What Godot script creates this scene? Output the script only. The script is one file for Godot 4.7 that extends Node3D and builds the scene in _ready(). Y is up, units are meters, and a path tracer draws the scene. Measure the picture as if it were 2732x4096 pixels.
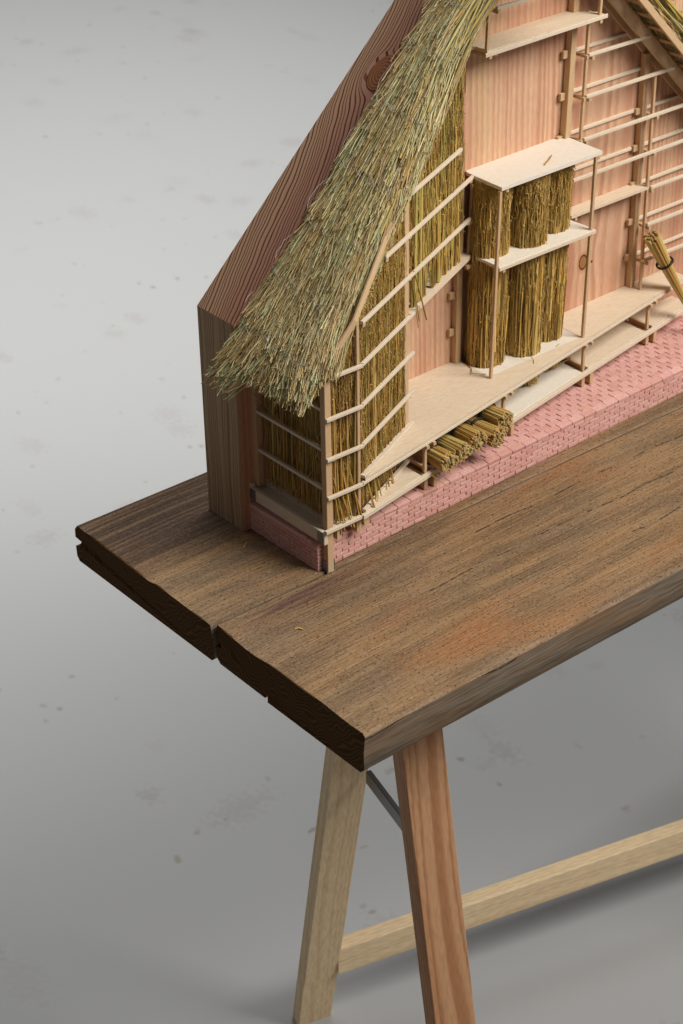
extends Node3D

const MM := 0.001
const ALPHA := 0.7561          # roof pitch
var rng := RandomNumberGenerator.new()
var noise := FastNoiseLite.new()
var M := {}                    # materials
var taken := {}


# ---------------------------------------------------------------- small helpers
func v(x: float, y: float, z: float) -> Vector3:
	return Vector3(x, y, z) * MM


func rnd(a: float, b: float) -> float:
	return rng.randf_range(a, b)


func lin(r: int, g: int, b: int) -> Color:
	return Color8(r, g, b).srgb_to_linear()


func numbered(called: String) -> String:
	var n: int = taken.get(called, 0)
	taken[called] = n + 1
	return called if n == 0 else "%s_%03d" % [called, n]


func put(mesh: Mesh, called: String, mat: Material, parent: Node) -> MeshInstance3D:
	var o := MeshInstance3D.new()
	o.mesh = mesh
	o.name = numbered(called) if parent == self else called
	if mat:
		o.material_override = mat
	parent.add_child(o, true)
	return o


func group_node(called: String, parent: Node, at := Vector3.ZERO) -> Node3D:
	var o := Node3D.new()
	o.name = numbered(called) if parent == self else called
	parent.add_child(o, true)
	o.position = at
	return o


func tag(o: Node, label: String, category: String, group := "", kind := "") -> void:
	o.set_meta("label", label)
	if category != "":
		o.set_meta("category", category)
	if group != "":
		o.set_meta("group", group)
	if kind != "":
		o.set_meta("kind", kind)


# ---------------------------------------------------------------- mesh buffers
class Buf:
	var p := PackedVector3Array()
	var n := PackedVector3Array()
	var c := PackedColorArray()
	var t := PackedVector2Array()
	var i := PackedInt32Array()

	func done() -> ArrayMesh:
		var a := []
		a.resize(Mesh.ARRAY_MAX)
		a[Mesh.ARRAY_VERTEX] = p
		a[Mesh.ARRAY_NORMAL] = n
		if c.size():
			a[Mesh.ARRAY_COLOR] = c
		if t.size():
			a[Mesh.ARRAY_TEX_UV] = t
		a[Mesh.ARRAY_INDEX] = i
		var m := ArrayMesh.new()
		m.add_surface_from_arrays(Mesh.PRIMITIVE_TRIANGLES, a)
		return m

	# quad a b c d seen counter-clockwise from outside, normal given by the corner order
	func quad(a: Vector3, b: Vector3, cc: Vector3, d: Vector3, ta: Vector2, tb: Vector2, tc: Vector2, td: Vector2) -> void:
		var k := p.size()
		var nn := (b - a).cross(d - a).normalized()
		for q in [a, b, cc, d]:
			p.append(q)
			n.append(nn)
		for q in [ta, tb, tc, td]:
			t.append(q)
		i.append_array(PackedInt32Array([k, k + 2, k + 1, k, k + 3, k + 2]))

	func tri(a: Vector3, b: Vector3, cc: Vector3, ta := Vector2.ZERO, tb := Vector2.ZERO, tc := Vector2.ZERO) -> void:
		var k := p.size()
		var nn := (b - a).cross(cc - a).normalized()
		for q in [a, b, cc]:
			p.append(q)
			n.append(nn)
		for q in [ta, tb, tc]:
			t.append(q)
		i.append_array(PackedInt32Array([k, k + 2, k + 1]))

	# a round stem through the points; the cut ends get their own colour
	func tube(pts: PackedVector3Array, radii: PackedFloat32Array, col: Color, cut: Color, sides: int, cap_a: bool, cap_b: bool) -> void:
		var m := pts.size()
		var t0 := (pts[1] - pts[0]).normalized()
		var ref := Vector3.UP if absf(t0.y) < 0.9 else Vector3.RIGHT
		var first := p.size()
		for k in m:
			var tg: Vector3 = (pts[mini(k + 1, m - 1)] - pts[maxi(k - 1, 0)]).normalized()
			var sx := tg.cross(ref).normalized()
			var sy := sx.cross(tg)
			for s in sides:
				var an := TAU * s / sides
				var d := sx * cos(an) + sy * sin(an)
				p.append(pts[k] + d * radii[k])
				n.append(d)
				c.append(col)
		for k in m - 1:
			for s in sides:
				var a := first + k * sides + s
				var b := first + k * sides + (s + 1) % sides
				i.append_array(PackedInt32Array([a, b, a + sides, b, b + sides, a + sides]))
		for e in 2:
			if (e == 0 and not cap_a) or (e == 1 and not cap_b):
				continue
			var at := 0 if e == 0 else m - 1
			var nn := (pts[0] - pts[1]).normalized() if e == 0 else (pts[m - 1] - pts[m - 2]).normalized()
			var base := p.size()
			for s in sides:
				p.append(p[first + at * sides + s])
				n.append(nn)
				c.append(cut)
			for s in range(1, sides - 1):
				if e == 0:
					i.append_array(PackedInt32Array([base, base + s + 1, base + s]))
				else:
					i.append_array(PackedInt32Array([base, base + s, base + s + 1]))


# a chamfered bar from a to b (metres), w across, h along 'up'
func bar_mesh(a: Vector3, b: Vector3, w: float, h: float, up := Vector3.UP, ch := 0.0004, shift := -1.0) -> ArrayMesh:
	var f := Buf.new()
	var ax := (b - a).normalized()
	var sd := ax.cross(up).normalized()
	var uu := sd.cross(ax).normalized()
	var L := (b - a).length()
	ch = minf(ch, minf(w, h) * 0.25)
	var x0 := -w / 2
	var x1 := w / 2
	var y0 := -h / 2
	var y1 := h / 2
	# cross-section, counter-clockwise seen from the b end
	var sec := [Vector2(x0 + ch, y0), Vector2(x1 - ch, y0), Vector2(x1, y0 + ch), Vector2(x1, y1 - ch), Vector2(x1 - ch, y1), Vector2(x0 + ch, y1), Vector2(x0, y1 - ch), Vector2(x0, y0 + ch)]
	var off := rnd(0, 7.0) if shift < 0 else shift
	var peri := off
	for k in 8:
		var q: Vector2 = sec[k]
		var r: Vector2 = sec[(k + 1) % 8]
		var e: float = (r - q).length()
		var A := a + sd * q.x + uu * q.y
		var B := a + sd * r.x + uu * r.y
		var Cc := b + sd * r.x + uu * r.y
		var D := b + sd * q.x + uu * q.y
		var lo := Vector2(off * 1.7, peri)
		var hi := Vector2(off * 1.7 + L, peri + e)
		f.quad(A, D, Cc, B, lo, Vector2(hi.x, lo.y), hi, Vector2(lo.x, hi.y))
		peri += e
	for k in range(1, 7):
		var q0: Vector2 = sec[0]
		var q1: Vector2 = sec[k]
		var q2: Vector2 = sec[k + 1]
		var s := Vector2(off, off)
		f.tri(b + sd * q0.x + uu * q0.y, b + sd * q2.x + uu * q2.y, b + sd * q1.x + uu * q1.y, s + q0, s + q2, s + q1)
		f.tri(a + sd * q0.x + uu * q0.y, a + sd * q1.x + uu * q1.y, a + sd * q2.x + uu * q2.y, s + q0, s + q1, s + q2)
	return f.done()


func bar(parent: Node, called: String, a: Vector3, b: Vector3, w: float, h: float, mat: Material, up := Vector3.UP, ch := 0.0004) -> MeshInstance3D:
	return put(bar_mesh(a * MM, b * MM, w * MM, h * MM, up, ch, 0.02 if mat == M.pine or mat == M.redpine else -1.0), called, mat, parent)


# a flat board: plan polygon (x, z in mm) between heights y0 and y1; grain runs along 'grain' (radians from x)
func slab_mesh(poly: PackedVector2Array, y0: float, y1: float, holes_from: Array = [], grain := 0.0, shift := -1.0) -> ArrayMesh:
	var shapes: Array = [poly]
	for h in holes_from:
		var next := []
		for s in shapes:
			for r in Geometry2D.clip_polygons(s, h):
				if not Geometry2D.is_polygon_clockwise(r):
					next.append(r)
		shapes = next
	var f := Buf.new()
	var off := Vector2(rnd(0, 5), rnd(0, 5)) if shift < 0 else Vector2(shift, shift)
	var rot := Transform2D(-grain, Vector2.ZERO)
	for s: PackedVector2Array in shapes:
		var ccw := not Geometry2D.is_polygon_clockwise(s)
		var ids := Geometry2D.triangulate_polygon(s)
		for k in range(0, ids.size(), 3):
			var A := s[ids[k]]
			var B := s[ids[k + 1]]
			var D := s[ids[k + 2]]
			if (B - A).cross(D - A) > 0:
				var tmp := B
				B = D
				D = tmp
			f.tri(v(A.x, y1, A.y), v(B.x, y1, B.y), v(D.x, y1, D.y), off + rot * A * MM, off + rot * B * MM, off + rot * D * MM)
			f.tri(v(A.x, y0, A.y), v(D.x, y0, D.y), v(B.x, y0, B.y), off + rot * A * MM, off + rot * D * MM, off + rot * B * MM)
		var run := 0.0
		for k in s.size():
			var A2: Vector2 = s[k]
			var B2: Vector2 = s[(k + 1) % s.size()]
			if not ccw:
				var tm := A2
				A2 = B2
				B2 = tm
			var e := (B2 - A2).length() * MM
			var u0 := off + Vector2(run, 0.3)
			var hh := (y1 - y0) * MM
			# plan is seen from above with z down the page: ccw in (x, z) is clockwise from above
			f.quad(v(A2.x, y0, A2.y), v(A2.x, y1, A2.y), v(B2.x, y1, B2.y), v(B2.x, y0, B2.y), u0, u0 + Vector2(0, hh), u0 + Vector2(e, hh), u0 + Vector2(e, 0))
			run += e
	return f.done()


func circle(cx: float, cz: float, r: float) -> PackedVector2Array:
	var q := PackedVector2Array()
	for k in 40:
		q.append(Vector2(cx + r * cos(TAU * k / 40.0), cz + r * sin(TAU * k / 40.0)))
	return q


# ---------------------------------------------------------------- materials
func std(called: String, col: Color, rough := 0.7, spec := 0.35) -> StandardMaterial3D:
	var m := StandardMaterial3D.new()
	m.resource_name = called
	m.albedo_color = col
	m.roughness = rough
	m.metallic_specular = spec
	return m


func picture(w: int, h: int, shade: Callable) -> ImageTexture:
	var d := PackedByteArray()
	d.resize(w * h * 3)
	var k := 0
	for y in h:
		for x in w:
			var c: Color = shade.call(x, y)
			d[k] = clampi(int(c.r * 255.0), 0, 255)
			d[k + 1] = clampi(int(c.g * 255.0), 0, 255)
			d[k + 2] = clampi(int(c.b * 255.0), 0, 255)
			k += 3
	return ImageTexture.create_from_image(Image.create_from_data(w, h, false, Image.FORMAT_RGB8, d))


func nz(x: float, y: float) -> float:
	return noise.get_noise_2d(x, y)


func make_materials() -> void:
	noise.noise_type = FastNoiseLite.TYPE_SIMPLEX_SMOOTH
	noise.frequency = 1.0
	noise.fractal_type = FastNoiseLite.FRACTAL_NONE
	noise.seed = 5
	# --- model-maker's basswood: pale, with fine short pores along the length (u)
	var c1 := Color8(223, 208, 185)
	var c2 := Color8(209, 190, 163)
	var bass := picture(512, 256, func(x, y):
		var s: float = nz(x * 0.010, y * 0.21) * 0.5 + nz(x * 0.03 + 40, y * 0.6) * 0.45
		var pore: float = clampf((nz(x * 0.035 + 9, y * 0.85 + 31) - 0.42) * 3.0, 0, 1)
		return c1.lerp(c2, clampf(0.35 + s * 0.55, 0, 1)).lerp(Color8(190, 156, 118), pore * 0.45))
	M.bass = std("basswood", Color.WHITE, 0.72, 0.3)
	M.bass.albedo_texture = bass
	M.bass.uv1_scale = Vector3(9.0, 16.0, 1)
	M.bass2 = std("basswood_tan", Color8(236, 214, 188), 0.75, 0.3)
	M.bass2.albedo_texture = bass
	M.bass2.uv1_scale = Vector3(9.0, 16.0, 1)
	M.deck = std("basswood_sheet", Color8(255, 251, 246), 0.7, 0.3)
	M.deck.albedo_texture = bass
	M.deck.uv1_scale = Vector3(4.0, 7.0, 1)
	# --- birch ply of the pierced panels: whiter, with faint orange flecks
	var ply := picture(384, 384, func(x, y):
		var fl: float = clampf((nz(x * 0.03, y * 0.09 + 7) + nz(x * 0.11 + 3, y * 0.2) * 0.5 - 0.28) * 2.2, 0, 1)
		var s: float = nz(x * 0.02 + 70, y * 0.5) * 0.5
		return Color8(231, 223, 208).lerp(Color8(217, 206, 188), clampf(0.4 + s, 0, 1)).lerp(Color8(226, 196, 164), fl * 0.3))
	M.ply = std("birch_ply", Color.WHITE, 0.68, 0.3)
	M.ply.albedo_texture = ply
	M.ply.uv1_scale = Vector3(8.0, 8.0, 1)
	# --- the thick back board, front face: salmon larch with upright growth rings, uv in metres / 0.72 by 0.72
	var edges := PackedFloat32Array()
	var tone := PackedFloat32Array()
	var xx := 0.0
	while xx < 740.0:
		edges.append(xx)
		tone.append(rnd(0.0, 1.0))
		xx += rnd(4.0, 11.0) if xx < 480 or xx > 600 else rnd(9.0, 26.0)
	var k1 := Vector2(536, 164)
	var k2 := Vector2(553, 168)
	var front := picture(800, 622, func(px, py):
		var x: float = px * 0.9
		var y: float = 560.0 - py * 0.9
		var wx: float = x + nz(x * 0.004, y * 0.002) * 7.0 + nz(x * 0.02 + 50, y * 0.006) * 1.6
		# rings part round the knot
		for kn in [[k1, 15.0], [k2, 9.0]]:
			var dx: float = x - kn[0].x
			var dy: float = (y - kn[0].y) * 0.42
			var r2: float = dx * dx + dy * dy
			wx += dx * 0.9 * exp(-r2 / (kn[1] * kn[1] * 1.6))
		var j: int = clampi(edges.bsearch(wx) - 1, 0, edges.size() - 2)
		var w: float = edges[j + 1] - edges[j]
		var f: float = clampf((wx - edges[j]) / w, 0, 1)
		var late: float = smoothstep(0.25, 0.7, f) * (1.0 - 0.5 * smoothstep(0.9, 1.0, f)) * (0.35 + 0.65 * tone[j])          # the ring darkens to its late edge, then starts pale again
		var base := Color8(214, 170, 138).lerp(Color8(222, 182, 146), tone[(j * 3 + 1) % tone.size()])
		if absf(wx - 352.0) < 16.0:
			base = Color8(226, 194, 150)
		var c: Color = base.lerp(Color8(180, 120, 92), clampf(late * 0.62, 0, 1))
		c = c.lerp(Color8(190, 130, 104), clampf(nz(px * 0.012, py * 0.003 + 90) * 0.5, 0, 0.35))
		c = c.darkened(clampf(0.03 + nz(px * 0.7, py * 0.05) * 0.05, 0, 0.1))
		# the knot itself
		var d1: float = Vector2((x - k1.x) * 1.0, (y - k1.y) * 0.72).length()
		if d1 < 7.4:
			c = Color8(176, 124, 78).lerp(Color8(120, 76, 44), clampf(0.5 + 0.5 * sin(d1 * 2.6), 0, 1) * 0.6)
			if d1 > 6.2:
				c = Color8(52, 28, 16)
		elif d1 < 12.0:
			c = c.lerp(Color8(150, 88, 58), (12.0 - d1) / 7.0 * 0.6)
		var d2: float = Vector2(x - 552.0, (y - 160.0) * 0.8).length()
		if d2 < 1.6:
			c = Color8(96, 56, 34)
		return c)
	M.board_front = std("larch_face", Color.WHITE, 0.66, 0.3)
	M.board_front.albedo_texture = front
	# --- sloped cut of the board: dark latewood lines running nearly along the slope, parting round a knot
	var slope := picture(1000, 220, func(px, py):
		var s: float = px * 0.56                   # 0..560 mm up the slope
		var t: float = py * 0.327                  # 0..72 mm from the back edge
		var ks: float = s - 320.0
		var kt: float = t - 46.0
		var run: float = t + s * 0.26 + nz(s * 0.005, t * 0.008 + 20) * 6.0 + nz(s * 0.03, t * 0.05) * 0.8
		var r: float = sqrt(ks * ks * 0.55 + kt * kt)
		var R := 22.0
		if r > 1.0:
			run += kt * 1.05 * minf(1.0, pow(R / maxf(r, R * 0.6), 2.0)) * -0.85
		var ph: float = run * 0.225 + nz(run * 0.05, 7.0) * 0.7
		var f: float = ph - floor(ph)
		var late: float = smoothstep(0.6, 0.74, f) * (1.0 - smoothstep(0.93, 1.0, f)) * (0.8 + 0.2 * sin(floor(ph) * 2.4))
		late = clampf(late * 1.15, 0, 1)
		var early := Color8(170, 136, 108).lerp(Color8(158, 116, 96), clampf(smoothstep(20.0, 60.0, t + s * 0.05) , 0, 1))
		var c: Color = early.lerp(Color8(82, 40, 22), late * 0.95)
		c = c.darkened(clampf(nz(px * 0.35, py * 0.35) * 0.14 + 0.05, 0, 0.2))
		if r < 17.0:
			c = Color8(140, 92, 62).lerp(Color8(104, 62, 40), clampf(0.5 + 0.5 * sin(r * 1.9), 0, 1))
			if r > 16.0 and ks < 4.0:
				c = Color8(40, 24, 16)
		return c)
	M.board_slope = std("larch_cut", Color.WHITE, 0.72, 0.25)
	M.board_slope.albedo_texture = slope
	# --- upright end of the board: straight, close grain
	var endp := picture(256, 512, func(px, py):
		var t: float = px * 0.26 + nz(px * 0.01, py * 0.003) * 3.0
		var ph: float = t * 0.21 + nz(t * 0.06, 3.0)
		var f: float = ph - floor(ph)
		var late: float = smoothstep(0.3, 0.85, f) * (1.0 - smoothstep(0.9, 1.0, f))
		return Color8(190, 164, 130).lerp(Color8(150, 114, 80), late * 0.8).darkened(clampf(nz(px * 0.8, py * 0.08) * 0.08 + 0.04, 0, 0.14)))
	M.board_end = std("larch_edge", Color.WHITE, 0.75, 0.25)
	M.board_end.albedo_texture = endp
	# --- weathered table planks, uv in metres / 1.2 by 0.6
	var orange := [[0.62, 0.125, 0.16, 0.045], [0.34, 0.03, 0.07, 0.03], [0.72, 0.2, 0.2, 0.05], [0.12, 0.20, 0.10, 0.035], [0.02, 0.16, 0.07, 0.05], [0.5, 0.21, 0.18, 0.03]]
	var plank_h := PackedByteArray()
	plank_h.resize(1280 * 640)
	var mottle := func(x: float, z: float) -> float: return nz(x * 5.0 + 5.0, z * 24.0) * 0.75 + nz(x * 17.0, z * 70.0) * 0.3
	var plank := picture(1280, 640, func(ix, iy):
		var px: float = ix * 1.6
		var py: float = iy * 1.6
		var x: float = ix * 1.2 / 1280.0 - 0.16          # metres along the plank
		var z: float = iy * 0.6 / 640.0 - 0.30          # metres across
		var wz: float = z + nz(x * 2.2, z * 4.0) * 0.006
		var fine: float = nz(px * 0.010, wz * 900.0)
		var mid: float = nz(px * 0.006 + 30, wz * 330.0)
		var wide: float = nz(px * 0.0022 + 60, wz * 60.0)
		var patch: float = nz(x * 5.0 + 11, z * 13.0)
		var hgt: float = 0.5 + fine * 0.22 + mid * 0.28
		var c: Color = Color8(142, 113, 80).lerp(Color8(112, 86, 58), clampf(0.42 + mid * 0.28 + wide * 0.6, 0, 1))
		c = c.lerp(Color8(146, 122, 92), clampf(fine * 0.34 + patch * 0.34, 0, 0.5))
		c = c.lerp(Color8(72, 50, 32), clampf(-fine * 0.7 - 0.25, 0, 0.34))
		c = c.lerp(Color8(118, 90, 72), clampf(patch * 0.4, 0, 0.25))
		var mo: float = mottle.call(x, z)
		c = c.lerp(Color8(156, 116, 76), clampf(mo * 0.6, 0, 0.3)).lerp(Color8(98, 82, 64), clampf(-mo * 0.6, 0, 0.35))
		for o in orange:
			var q: float = pow((x - o[0]) / o[2], 2.0) + pow((z - o[1]) / o[3], 2.0)
			if q < 2.2:
				c = c.lerp(Color8(150, 98, 56), clampf((1.0 - q * 0.5) * (0.2 + 0.8 * patch + 0.4 * mid), 0, 0.55))
		# raised, darker grain of the back strip, deepened to stand for the board's shade
		if z < -0.115 and x < 0.2:
			var b: float = clampf((-0.115 - z) / 0.05, 0, 1)
			var ridge: float = nz(x * 1.6 + 3.0, wz * 120.0)
			hgt += ridge * 0.42 * b
			c = c.lerp(Color8(74, 53, 38), clampf(b * (0.62 - ridge * 0.8), 0, 0.88))
		# pale scuffs and mineral dust
		var dust: float = nz(px * 0.09 + 200, py * 0.5)
		c = c.lerp(Color8(172, 154, 130), clampf((dust - 0.4) * 1.4, 0, 0.3))
		if nz(px * 0.55 + 17, py * 0.9) > 0.72:
			c = c.lerp(Color8(190, 174, 146), 0.4)
		# bruised violet-grey smear near the joint, left of the model
		var sm: float = exp(-pow((x - (-0.045 + (z - 0.02) * -0.4)) / 0.06, 2.0) - pow((z - 0.015) / 0.014, 2.0))
		c = c.lerp(Color8(86, 62, 60), clampf(sm * (0.75 + mid), 0, 0.75))
		# long drying cracks, drawn dark for dirt and the shade in them
		for cr in [[0.098, 0.05, 0.75, 0.0], [0.045, 0.18, 0.62, 0.004], [0.162, 0.3, 0.9, 0.0], [-0.05, 0.05, 0.3, 0.0]]:
			if x > cr[1] and x < cr[2]:
				var cz: float = cr[0] + nz(x * 9.0, cr[0] * 50.0) * 0.004
				var dd: float = absf(z - cz)
				if dd < 0.0007 and nz(x * 30.0, cr[0] * 90.0) > -0.1:
					c = c.lerp(Color8(44, 30, 21), 0.75)
					hgt -= 0.4
		# small pits
		if nz(px * 0.11 + 400, py * 0.42 + 13) > 0.70:
			c = c.lerp(Color8(52, 36, 25), 0.7)
			hgt -= 0.3
		plank_h[iy * 1280 + ix] = clampi(int(hgt * 255.0), 0, 255)
		return c)
	var ph_tex := ImageTexture.create_from_image(Image.create_from_data(1280, 640, false, Image.FORMAT_L8, plank_h))
	M.plank = std("weathered_plank", Color.WHITE, 0.62, 0.4)
	M.plank.albedo_texture = plank
	M.plank.heightmap_enabled = true
	M.plank.heightmap_texture = ph_tex
	M.plank.heightmap_scale = 0.14
	var grey := picture(1024, 128, func(px, py):
		var a: float = nz(px * 0.006, py * 0.16)
		var b: float = nz(px * 0.02 + 5, py * 0.7)
		var crack: float = absf(py - 52.0 - nz(px * 0.006, 1.0) * 16.0)
		var c: Color = Color8(122, 108, 92).lerp(Color8(94, 78, 62), clampf(0.5 + a * 0.8, 0, 1)).lerp(Color8(150, 140, 126), clampf(b * 0.6, 0, 0.5))
		c = c.lerp(Color8(134, 98, 66), clampf(nz(px * 0.004 + 9, py * 0.05) * 0.8, 0, 0.45))
		if crack < 1.6 and nz(px * 0.012, 9.0) > -0.3:
			c = Color8(48, 38, 29)
		return c)
	M.plank_side = std("grey_plank_edge", Color.WHITE, 0.8, 0.25)
	M.plank_side.albedo_texture = grey
	var eg := picture(512, 128, func(px, py):
		var f: float = nz(px * 0.5, py * 0.5)
		var r: float = sin((Vector2(px - 256.0, (py + 150.0) * 1.2).length() + nz(px * 0.02, py * 0.02) * 12.0) * 0.55)
		return Color8(92, 68, 44).lerp(Color8(58, 40, 24), clampf(0.5 + f * 0.7, 0, 1)).lerp(Color8(132, 96, 58), clampf(r * 0.5, 0, 0.5)))
	M.plank_end = std("sawn_end_grain", Color.WHITE, 0.92, 0.15)
	M.plank_end.albedo_texture = eg
	M.plank_end.heightmap_enabled = true
	M.plank_end.heightmap_texture = eg
	M.plank_end.heightmap_scale = 0.15
	# --- trestle pine
	var pine := picture(512, 128, func(ix, iy):
		var px: float = ix * 2.0
		var py: float = iy * 2.0
		var w: float = py * 1.0 + nz(px * 0.0016, py * 0.006) * 14.0 + nz(px * 0.0012 + 8, 4.0) * 8.0
		var ph: float = w * 0.055 + nz(w * 0.02, 2.0) * 1.4
		var f: float = ph - floor(ph)
		var late: float = smoothstep(0.45, 0.9, f) * (1.0 - smoothstep(0.94, 1.0, f))
		return Color8(238, 218, 188).lerp(Color8(216, 184, 146), late * 0.5).darkened(clampf(nz(px * 0.05, py * 0.9) * 0.06 + 0.03, 0, 0.1)))
	M.pine = std("pale_pine", Color8(252, 245, 230), 0.7, 0.3)
	M.pine.albedo_texture = pine
	M.pine.uv1_scale = Vector3(0.95, 4.6, 1)
	var red := picture(512, 128, func(ix, iy):
		var px: float = ix * 2.0
		var py: float = iy * 2.0
		var w: float = py * 1.0 + nz(px * 0.0013 + 20, py * 0.006) * 20.0
		var ph: float = w * 0.075 + nz(w * 0.02 + 5, 2.0) * 1.2
		var f: float = ph - floor(ph)
		var late: float = smoothstep(0.5, 0.9, f) * (1.0 - smoothstep(0.94, 1.0, f))
		var heart: float = smoothstep(0.1, 0.5, nz(px * 0.0015 + 3, py * 0.011))
		return Color8(204, 164, 128).lerp(Color8(188, 142, 104), heart * 0.6).lerp(Color8(156, 104, 70), late * 0.55).darkened(clampf(nz(px * 0.05, py * 0.9) * 0.06 + 0.03, 0, 0.1)))
	M.redpine = std("reddish_pine", Color8(238, 226, 214), 0.68, 0.32)
	M.redpine.albedo_texture = red
	M.redpine.uv1_scale = Vector3(0.95, 4.9, 1)
	# --- terracotta of the miniature bricks
	var cl := picture(256, 256, func(px, py):
		var a: float = nz(px * 0.05, py * 0.05)
		var b: float = nz(px * 0.3 + 60, py * 0.3)
		var c: Color = Color8(223, 178, 166).lerp(Color8(209, 158, 146), clampf(0.5 + a * 0.6, 0, 1)).lerp(Color8(222, 172, 156), clampf(b * 0.6 - 0.1, 0, 0.4))
		if b < -0.62:
			c = c.lerp(Color8(120, 66, 54), 0.6)
		return c)
	M.brick = std("pink_terracotta", Color.WHITE, 0.85, 0.25)
	M.brick.albedo_texture = cl
	M.brick.uv1_triplanar = true
	M.brick.uv1_world_triplanar = true
	M.brick.uv1_scale = Vector3(22, 22, 22)
	M.brick.heightmap_enabled = false
	M.brick.heightmap_texture = cl
	M.brick.heightmap_scale = 0.03
	M.brick_b = M.brick.duplicate()
	M.brick_b.albedo_color = Color8(246, 238, 235)
	M.brick_c = M.brick.duplicate()
	M.brick_c.albedo_color = Color8(252, 248, 250)
	M.mortar = std("pale_mortar", Color8(220, 176, 166), 0.9, 0.2)
	# --- straw, metal, bands
	M.straw = std("straw", Color.WHITE, 0.5, 0.4)
	M.straw.vertex_color_use_as_albedo = true
	M.zinc = std("zinc", Color8(138, 140, 142), 0.42, 0.5)
	M.zinc.metallic = 0.75
	M.wire = std("steel_wire", Color8(170, 170, 170), 0.4, 0.5)
	M.wire.metallic = 0.6
	M.thread = std("white_thread", Color8(226, 226, 222), 0.6, 0.3)
	M.band = std("black_band", Color8(24, 24, 26), 0.45, 0.4)
	M.shaded_corner = std("shaded_board_corner", Color8(66, 42, 26), 0.7, 0.3)  # unused brown meant to stand in for shade on the board's corner
	# --- studio floor: painted pale grey, with faint scuffs and drips
	var fl_im := Image.create(2048, 2048, false, Image.FORMAT_RGB8)
	var f0 := Color8(164, 164, 163)
	fl_im.fill(f0)
	var blots := []
	for k in 420:
		var kind := rng.randi() % 5
		blots.append([rnd(100, 1940), rnd(100, 1940), rnd(2.0, 6.0) if kind < 3 else rnd(8.0, 34.0), [Color8(118, 109, 78), Color8(100, 92, 82), Color8(122, 96, 90), Color8(138, 132, 127), Color8(132, 121, 116)][kind], rnd(0.12, 0.42) if kind < 3 else rnd(0.05, 0.2), rnd(0.4, 2.2)])
	for b in blots:
		var R: int = int(b[2] * 2.4) + 2
		for dy in range(-R, R + 1):
			for dx in range(-R, R + 1):
				var x := int(b[0]) + dx
				var y := int(b[1]) + dy
				var q: float = sqrt(dx * dx * b[5] + dy * dy / b[5]) / b[2] + nz(x * 0.09, y * 0.09) * 0.55
				if q < 1.0:
					fl_im.set_pixel(x, y, fl_im.get_pixel(x, y).lerp(b[3], b[4] * (1.0 - q * q)))
	M.floor = std("painted_studio_floor", Color.WHITE, 0.6, 0.3)
	M.floor.albedo_texture = ImageTexture.create_from_image(fl_im)


# ---------------------------------------------------------------- straw
const WALL := [[200, 164, 90], [184, 146, 74], [212, 180, 110], [164, 128, 66], [192, 166, 92], [180, 158, 88], [202, 156, 82]]
const THATCH := [[210, 190, 138], [196, 172, 116], [218, 202, 154], [182, 156, 100], [190, 174, 120], [192, 190, 146], [150, 122, 72], [204, 172, 124], [192, 158, 110]]
const SHEAF := [[218, 180, 100], [200, 158, 80], [226, 194, 120], [182, 144, 74], [210, 174, 98], [174, 148, 80]]
const BUNDLE := [[220, 180, 104], [200, 154, 82], [226, 192, 120], [180, 140, 74], [192, 182, 112], [212, 164, 92]]


func hue(list: Array) -> Color:
	var q: Array = list[rng.randi() % list.size()]
	var k := rnd(0.82, 1.12)
	return Color(q[0] / 255.0 * k, q[1] / 255.0 * k, q[2] / 255.0 * k).srgb_to_linear()


# a stem with some wander and side buds, all in metres
func stem(f: Buf, a: Vector3, b: Vector3, r: float, col: Color, wander: float, segs: int, buds: int, sides := 4) -> void:
	var pts := PackedVector3Array()
	var rad := PackedFloat32Array()
	var ax := (b - a).normalized()
	var s1 := ax.cross(Vector3(0.31, 0.2, 0.93)).normalized()
	var s2 := ax.cross(s1)
	var ph := rnd(0, TAU)
	var fr := rnd(0.8, 2.2)
	for k in segs + 1:
		var t := float(k) / segs
		var env := sin(PI * clampf(t, 0.04, 0.96))
		pts.append(a.lerp(b, t) + (s1 * sin(ph + t * fr * TAU) + s2 * cos(ph * 1.7 + t * fr * 5.0)) * wander * (0.35 + env) + (s1 * rnd(-1, 1) + s2 * rnd(-1, 1)) * wander * 0.45)
		rad.append(r * (1.0 - 0.28 * t) * rnd(0.9, 1.1))
	var cut := col.lerp(Color(0.74, 0.60, 0.36), 0.55)
	f.tube(pts, rad, col, cut, sides, true, true)
	for q in buds:
		var k := rng.randi() % segs
		var at := pts[k].lerp(pts[k + 1], rnd(0, 1))
		var out := (s1 * rnd(-1, 1) + s2 * rnd(-1, 1)).normalized()
		var d := (out + ax * rnd(0.5, 1.6) * (1.0 if rng.randf() < 0.7 else -1.0)).normalized()
		var l := rnd(0.0014, 0.0042)
		f.tube(PackedVector3Array([at, at + d * l]), PackedFloat32Array([maxf(r * 0.62, 0.00034), maxf(r * 0.6, 0.00042)]), col, cut, 3, false, true)


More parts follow.
